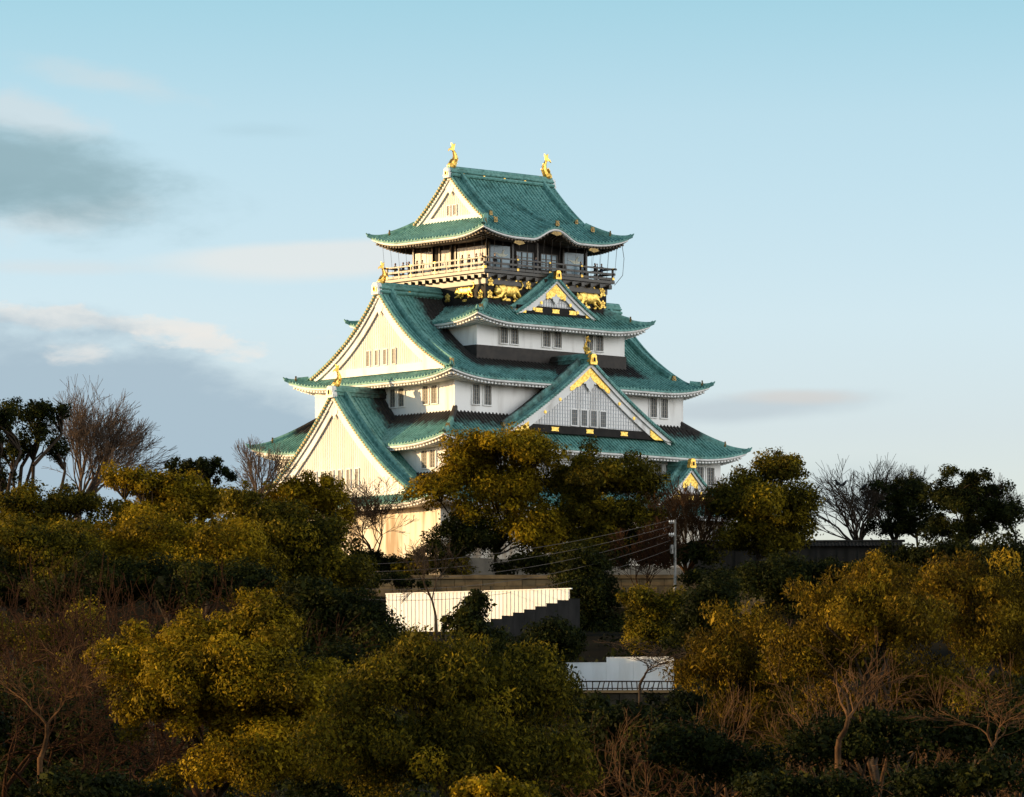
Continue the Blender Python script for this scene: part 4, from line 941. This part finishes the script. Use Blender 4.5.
evergreen('dark leafy tree behind the brown twigs at the lower left', 290, 60, [(20, 650, 42, 30), (75, 640, 42, 30), (110, 690, 42, 36), (40, 700, 50, 36)], L_GREEN, 3.6, 4, seed=61)
evergreen('golden brown leafy bush below the tallest golden tree', 200, 905, [(860, 705, 50, 28), (920, 690, 50, 32), (985, 700, 46, 30)], L_BROWN, 4.2, 3.2, 'shrub', seed=62, droop=.5, aspect=.35, ck=.28)
evergreen('dark low shrub at the bottom edge under the pale limbs', 152, 800, [(770, 792, 40, 22), (830, 795, 40, 22)], L_DARK, 5, 4, 'shrub', seed=63)
evergreen('dark low shrub at the bottom edge near the right corner', 156, 960, [(930, 790, 40, 24), (990, 785, 44, 26)], L_DARK, 5, 4, 'shrub', seed=64)
evergreen('dark low shrub at the bottom edge left of the billowing camphor', 158, 110, [(80, 790, 40, 22), (140, 795, 36, 18)], L_DARK, 5, 4, 'shrub', seed=65)
evergreen('dark bush on the stone wall behind the thin reddish bare tree', 502, 650, [(645, 552, 28, 18), (618, 560, 22, 16), (688, 558, 26, 16), (575, 562, 22, 14)], L_DARK, 2.6, 4, 'shrub', seed=66)
evergreen('dark bush filling the gap under the left skyline trees', 345, 40, [(30, 562, 40, 20), (-10, 560, 30, 20), (75, 575, 40, 16), (150, 545, 40, 18)], L_DARK, 3, 6, 'shrub', seed=67)
evergreen('tall evergreen added outside the left edge to shade the billowing camphor', 206, -75, [(-80, 690, 55, 32), (-60, 740, 60, 40)], L_DARK, 6, 4, seed=68)  # unseen tree, added to shade the lower half of the camphor
evergreen('dark bush below the golden tree by the fence', 174, 705, [(690, 752, 44, 28), (735, 770, 40, 24)], L_DARK, 4.6, 5, 'shrub', seed=69)
evergreen('dark bush in the middle of the right thicket', 171, 850, [(825, 748, 44, 26), (880, 742, 40, 26)], L_DARK, 4.6, 5, 'shrub', seed=70)
evergreen('dark bush of the right thicket near the right edge', 172, 985, [(950, 740, 40, 26), (1005, 735, 40, 30)], L_DARK, 4.6, 5, 'shrub', seed=71)
evergreen('large rounded olive tree between the yellow lit camphor and the left foreground camphor', 338, 185, [(160, 548, 46, 32), (222, 552, 44, 32), (112, 562, 36, 28), (190, 580, 60, 30)], L_GOLD, 2.8, 5, seed=72)
evergreen('rounded olive tree rising above the brown twigs at the far left', 336, 45, [(25, 552, 38, 26), (70, 560, 36, 26), (45, 580, 50, 26)], L_GREEN, 2.8, 5, seed=73)
evergreen('low dark shrub against the stone wall right of the utility pole', 490, 722, [(715, 580, 26, 14), (745, 582, 24, 14)], L_DARK, 2.6, 5, 'shrub', seed=74)
evergreen('low dark shrub against the left end of the stone wall', 492, 398, [(388, 582, 18, 10), (412, 584, 16, 8)], L_DARK, 2.6, 5, 'shrub', seed=75)
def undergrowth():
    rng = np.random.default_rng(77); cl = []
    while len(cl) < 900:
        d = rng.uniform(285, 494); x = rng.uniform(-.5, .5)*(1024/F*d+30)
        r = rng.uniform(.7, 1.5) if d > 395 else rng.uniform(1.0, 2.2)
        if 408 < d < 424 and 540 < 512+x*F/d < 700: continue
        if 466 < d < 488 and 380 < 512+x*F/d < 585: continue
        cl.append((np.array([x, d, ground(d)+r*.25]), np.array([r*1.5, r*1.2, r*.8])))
    root = type('o', (), {'location': (0, 330, 0)})()
    r_ = bpy.data.objects.new('tmp', None)
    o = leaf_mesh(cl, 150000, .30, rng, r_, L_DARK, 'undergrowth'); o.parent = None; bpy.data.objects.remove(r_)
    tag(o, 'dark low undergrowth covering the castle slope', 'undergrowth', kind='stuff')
undergrowth()
# leafless trees
bare('tall fan shaped bare tree on the left skyline', 450, 78, 392, 62, BARK_TWIG, 7, 'fan', 61, lean=.36, rmin=.15, basey=520)
bare('small bare tree beside the left end of the lowest roof', 490, 258, 440, 26, BARK_TWIG, 6, 'fan', 62, rmin=.13, basey=510)
bare('tangled bare tree before the stained castle wall', 502, 378, 478, 56, BARK, 6, 'open', 63, rmin=.16, basey=590)
bare('reddish broom shaped bare tree beside the utility pole', 506, 687, 482, 46, BARK_PALE, 7, 'fan', 64, rmin=.18)
bare('sparse bare tree with perching birds above the roofed wall', 545, 858, 462, 50, BARK, 6, 'fan', 166, rmin=.18, basey=556)
bare('small bare tree behind the one with the birds', 552, 895, 470, 34, BARK, 7, 'fan', 66, rmin=.12, basey=550)
bare('bare tree at the right edge of the skyline', 516, 1014, 478, 34, BARK, 6, 'open', 67, rmin=.15, basey=560)
bare('thin bare tree in front of the white corrugated fence', 470, 436, 540, 32, BARK, 5, 'open', 68, rmin=.18, basey=625)
bare('bare tree with crooked limbs before the bluish fence', 414, 640, 640, 52, BARK, 5, 'open', 69, rmin=.22, basey=690)
bare('thin bare tree rising between the camphor and the reddish one', 494, 640, 520, 34, BARK_RED, 6, 'open', 70, rmin=.2)
LEFT = (('at the left edge', 8, 575, 250), ('second from the left edge', 52, 565, 262), ('in the middle', 98, 560, 275), ('second from its right end', 148, 568, 268), ('at its right end', 205, 578, 280),
        ('lowest at the left edge', 20, 655, 215), ('lowest beside the billowing camphor', 85, 665, 212))
for i, (w_, bx, top, d) in enumerate(LEFT):
    bare(f'reddish brown bare tree of the left thicket, {w_}', d, bx, top, 150, BARK_RED, 6, 'thicket', 80+i, 'bare trees of the left thicket', rmin=.24)
RIGHT = (('nearest the low stone wall', 612, 705, 190, BARK_RED), ('below the golden tree by the fence', 690, 690, 186, BARK_PALE), ('with a pale trunk left of the middle', 785, 700, 176, BARK_PALE),
         ('with long pale limbs in the middle', 860, 650, 188, BARK_PALE), ('with pale limbs near the right edge', 985, 668, 182, BARK_PALE))
for i, (w_, bx, top, d, m_) in enumerate(RIGHT):
    bare(f'bare tree of the right thicket, {w_}', d, bx, top, 120, m_, 6, 'thicket', 100+i, 'bare trees of the right thicket', rmin=.2, thick=1.3)

bare('foreground bare tree with long pale limbs over the dark bushes at the right', 163, 838, 640, 70, BARK_PALE, 4, 'open', 122, lean=.25, rmin=.26, basey=750, thick=1.2)
bare('foreground bare tree with bent pale limbs at the lower right corner', 160, 975, 672, 60, BARK_PALE, 5, 'open', 123, lean=.3, rmin=.26, basey=770, thick=1.1)
bare('foreground bare tree with dark crooked limbs at the lower left corner', 196, 40, 640, 62, BARK_PALE, 5, 'open', 125, lean=.2, rmin=.24, basey=760, thick=1.0)

# ------------------------------------------------------------------ birds in the bare tree
root, S = ALL_SEGS['sparse bare tree with perching birds above the roofed wall']
FEATHER = mat('black_feathers', (0.016, 0.016, 0.018), (0.01, 0.01, 0.012), 0.55, scale=6)
def bird_mesh():
    mb = MB()
    mb.tube([(-.42, 0, -.02), (-.26, 0, .06), (-.10, 0, .14), (.06, 0, .24), (.16, 0, .36), (.22, 0, .46), (.30, 0, .48), (.36, 0, .46), (.47, 0, .43)], [.03, .07, .12, .135, .10, .075, .07, .045, .01], 10)
    mb.tube([(-.10, 0, .12), (-.34, 0, -.06), (-.52, 0, -.20)], [.08, .07, .05], 8, flat=.5)
    for sg in (-1, 1): mb.tube([(.0, sg*.11, .25), (-.2, sg*.12, .10), (-.42, sg*.07, -.05)], [.06, .075, .02], 6)
    for sg in (-1, 1): mb.tube([(.02, sg*.05, .16), (.03, sg*.05, .0)], .018, 5)
    return mb
b0 = None
for i, (px, py, w_, az) in enumerate(((830, 482, 'leftmost of the three in the bare tree', 2.6), (843, 488, 'middle and lowest of the three in the bare tree', .4), (862, 484, 'rightmost of the three in the bare tree', -.5))):
    best = min((s for s in S if s[4] <= 4), key=lambda s: (512+(root.location.x+s[1][0])*F/(root.location.y+s[1][1])-px)**2+(YH-(root.location.z+s[1][2])*F/(root.location.y+s[1][1])-py)**2)
    p = root.location+Vector(best[1])
    if b0 is None: b0 = bird_mesh().build('perched_bird', FEATHER, None, True); o = b0
    else: o = b0.copy(); COL.objects.link(o)
    o.location = (p.x, p.y, p.z+best[3]); o.rotation_euler = (0, 0, az); o.scale = (1.15,)*3
    tag(o, f'black bird perched, {w_}', 'bird', 'birds perched in the bare tree')

# ------------------------------------------------------------------ visitors on the balcony
SKIN = mat('skin', (0.48, 0.30, 0.21), (0.42, 0.26, 0.18), 0.6, scale=8); HAIR = mat('dark_hair', (0.018, 0.014, 0.012), None, 0.6, scale=10)
TROUSERS = mat('dark_trousers', (0.03, 0.032, 0.04), None, 0.85, scale=6)
JACKETS = {'black': mat('black_jacket', (0.02, 0.02, 0.022), None, 0.8, scale=6), 'navy': mat('navy_jacket', (0.025, 0.035, 0.07), None, 0.8, scale=6), 'brown': mat('brown_coat', (0.09, 0.055, 0.035), None, 0.8, scale=6)}
def person_proto(pose, jk):
    mb = MB()     # faces +x, feet at 0
    mb.ball((.02, 0, 1.58), (.095, .078, .118)); mb.ball((.108, 0, 1.565), (.022, .018, .03)); mb.tube([(0, 0, 1.36), (.005, 0, 1.50)], .058, 8)
    for sg in (-1, 1): mb.ball((.01, sg*.08, 1.575), (.025, .014, .035), 0, 6, 5)
    rows = []
    for z, rx, ry, dx in ((.84, .11, .165, 0), (.95, .12, .17, 0), (1.08, .115, .155, 0), (1.22, .125, .185, .0), (1.34, .11, .20, 0), (1.41, .075, .13, 0), (1.44, .05, .07, 0)):
        rows.append([(dx+rx*math.cos(a*math.pi/6), ry*math.sin(a*math.pi/6), z) for a in range(12)])
    k0 = len(mb.v); mb.grid(rows, 0, True); mb.f += [tuple(range(k0, k0+12)), tuple(range(k0+83, k0+71, -1))]; mb.m += [0, 0]
    for sg in (-1, 1):
        mb.tube([(0, sg*.09, .92), (.01, sg*.095, .5), (-.01, sg*.1, .10), (-.01, sg*.1, .03)], [.095, .066, .045, .045], 8)
        mb.tube([(-.05, sg*.1, .045), (.06, sg*.105, .045), (.16, sg*.11, .035)], [.05, .05, .035], 8)
        if pose == 'rail': arm = [(0, sg*.20, 1.36), (.08, sg*.25, 1.10), (.33, sg*.20, 1.18)]; hand = (.33, sg*.20, 1.18); hd = (1, 0, -.1)
        elif pose == 'photo': arm = [(0, sg*.20, 1.36), (.16, sg*.24, 1.15), (.27, sg*.08, 1.50)]; hand = (.27, sg*.08, 1.50); hd = (.3, -sg*.3, .9)
        else: arm = [(0, sg*.20, 1.36), (-.03, sg*.25, 1.08), (.06, sg*.25, .84)]; hand = (.06, sg*.25, .84); hd = (.15, 0, -1)
        mb.tube(arm, [.062, .047, .034], 8)
        h, d_ = Vector(hand), Vector(hd).normalized(); mb.tube([h, h+d_*.09], [.035, .042], 8, flat=.7)
        sd = d_.cross(Vector((0, 0, 1))) if abs(d_.z) < .8 else Vector((1, 0, 0)); sd.normalize()
        for q, l_ in ((-.03, .07), (-.01, .085), (.01, .08), (.03, .06)):
            mb.tube([h+d_*.085+sd*q, h+d_*(.085+l_*.6)+sd*q*1.2, h+d_*(.08+l_)+sd*q*1.2+Vector((.012, 0, -.02))], [.011, .010, .008], 6)
        mb.tube([h+d_*.02+sd*.03, h+d_*.06+sd*.065, h+d_*.09+sd*.07], [.013, .012, .009], 6)
    root = empty('person', (0, 0, 0))
    o = mb.build('body', [JACKETS[jk], SKIN, TROUSERS], root); remeshed(o, .012)
    me = o.data; hands = [h_ for h_ in ((.37, .2, 1.17), (.28, .07, 1.54), (.07, .25, .78))]
    hx = {'rail': hands[0], 'photo': hands[1], 'down': hands[2]}[pose]; mi = []
    for p in me.polygons:
        c = p.center
        near = math.dist((c.x, abs(c.y), c.z), hx) < .11 and math.dist((c.x, abs(c.y), c.z), (.0, .2, 1.3)) > .2
        mi.append(1 if (c.z > 1.45 and math.hypot(c.x-.02, c.y) < .15) or near else (2 if c.z < .90 and not (abs(c.y) > .2) else 0))
    me.polygons.foreach_set('material_index', mi)
    hb = MB(); rows = []
    for i in range(6):
        th = math.pi*.62*i/5; rows.append([(-.005+.108*math.sin(th)*math.cos(a*math.pi/7)*(1 if math.cos(a*math.pi/7) < .3 or i < 3 else .72), .092*math.sin(th)*math.sin(a*math.pi/7), 1.588+.13*math.cos(th)) for a in range(14)])
    hb.grid(rows, 0, True); hb.build('hair', HAIR, root, True)
    return root
protos = {}
def place_person(face, u, n, pose, jk, label, group):
    key = (pose, jk); rm = KEEP.matrix_basis
    if key not in protos: root = person_proto(pose, jk); protos[key] = root
    else:
        src = protos[key]; root = src.copy(); COL.objects.link(root)
        for ch in src.children:
            c = ch.copy(); COL.objects.link(c); c.parent = root
    x, y, z = FR[face](u, n, 56.9); a = math.radians(42); ca, sa = math.cos(a), math.sin(a)
    root.location = (-1.2+x*ca-y*sa, 540+x*sa+y*ca, 56.9)
    root.rotation_euler = (0, 0, a+(math.pi if face == 'left' else -math.pi/2)); tag(root, label, 'person', group)
G1, G2 = 'visitors along the sunlit balcony rail', 'visitors along the shaded balcony rail'
ORD = ('leftmost', 'second from the left', 'third from the left', 'fourth from the left', 'fifth from the left', 'fourth from the right', 'third from the right', 'second from the right', 'rightmost')
for i, u in enumerate((-6.5, -5.3, -4.4, -3.2, -2.4, 3.6, 4.6, 5.7, 6.6)):
    jk = ('black', 'navy', 'black', 'brown', 'black', 'black', 'navy', 'black', 'brown')[i]
    place_person('left', u, 8.22, ('rail', 'rail', 'photo', 'rail', 'down', 'rail', 'down', 'rail', 'photo')[i], jk, f'person in dark clothes at the sunlit balcony rail, {ORD[i]} there', G1)
ORD2 = ('nearest the castle corner', 'second from the castle corner', 'in the middle', 'third from the right end', 'second from the right end', 'at the right end')
for i, u in enumerate((-6.9, -4.0, -1.5, 4.6, 6.5, 7.4)):
    jk = ('black', 'brown', 'navy', 'black', 'black', 'navy')[i]
    place_person('front', u, 6.95, ('down', 'rail', 'rail', 'rail', 'photo', 'rail')[i], jk, f'person in dark clothes at the shaded balcony rail, {ORD2[i]}', G2)
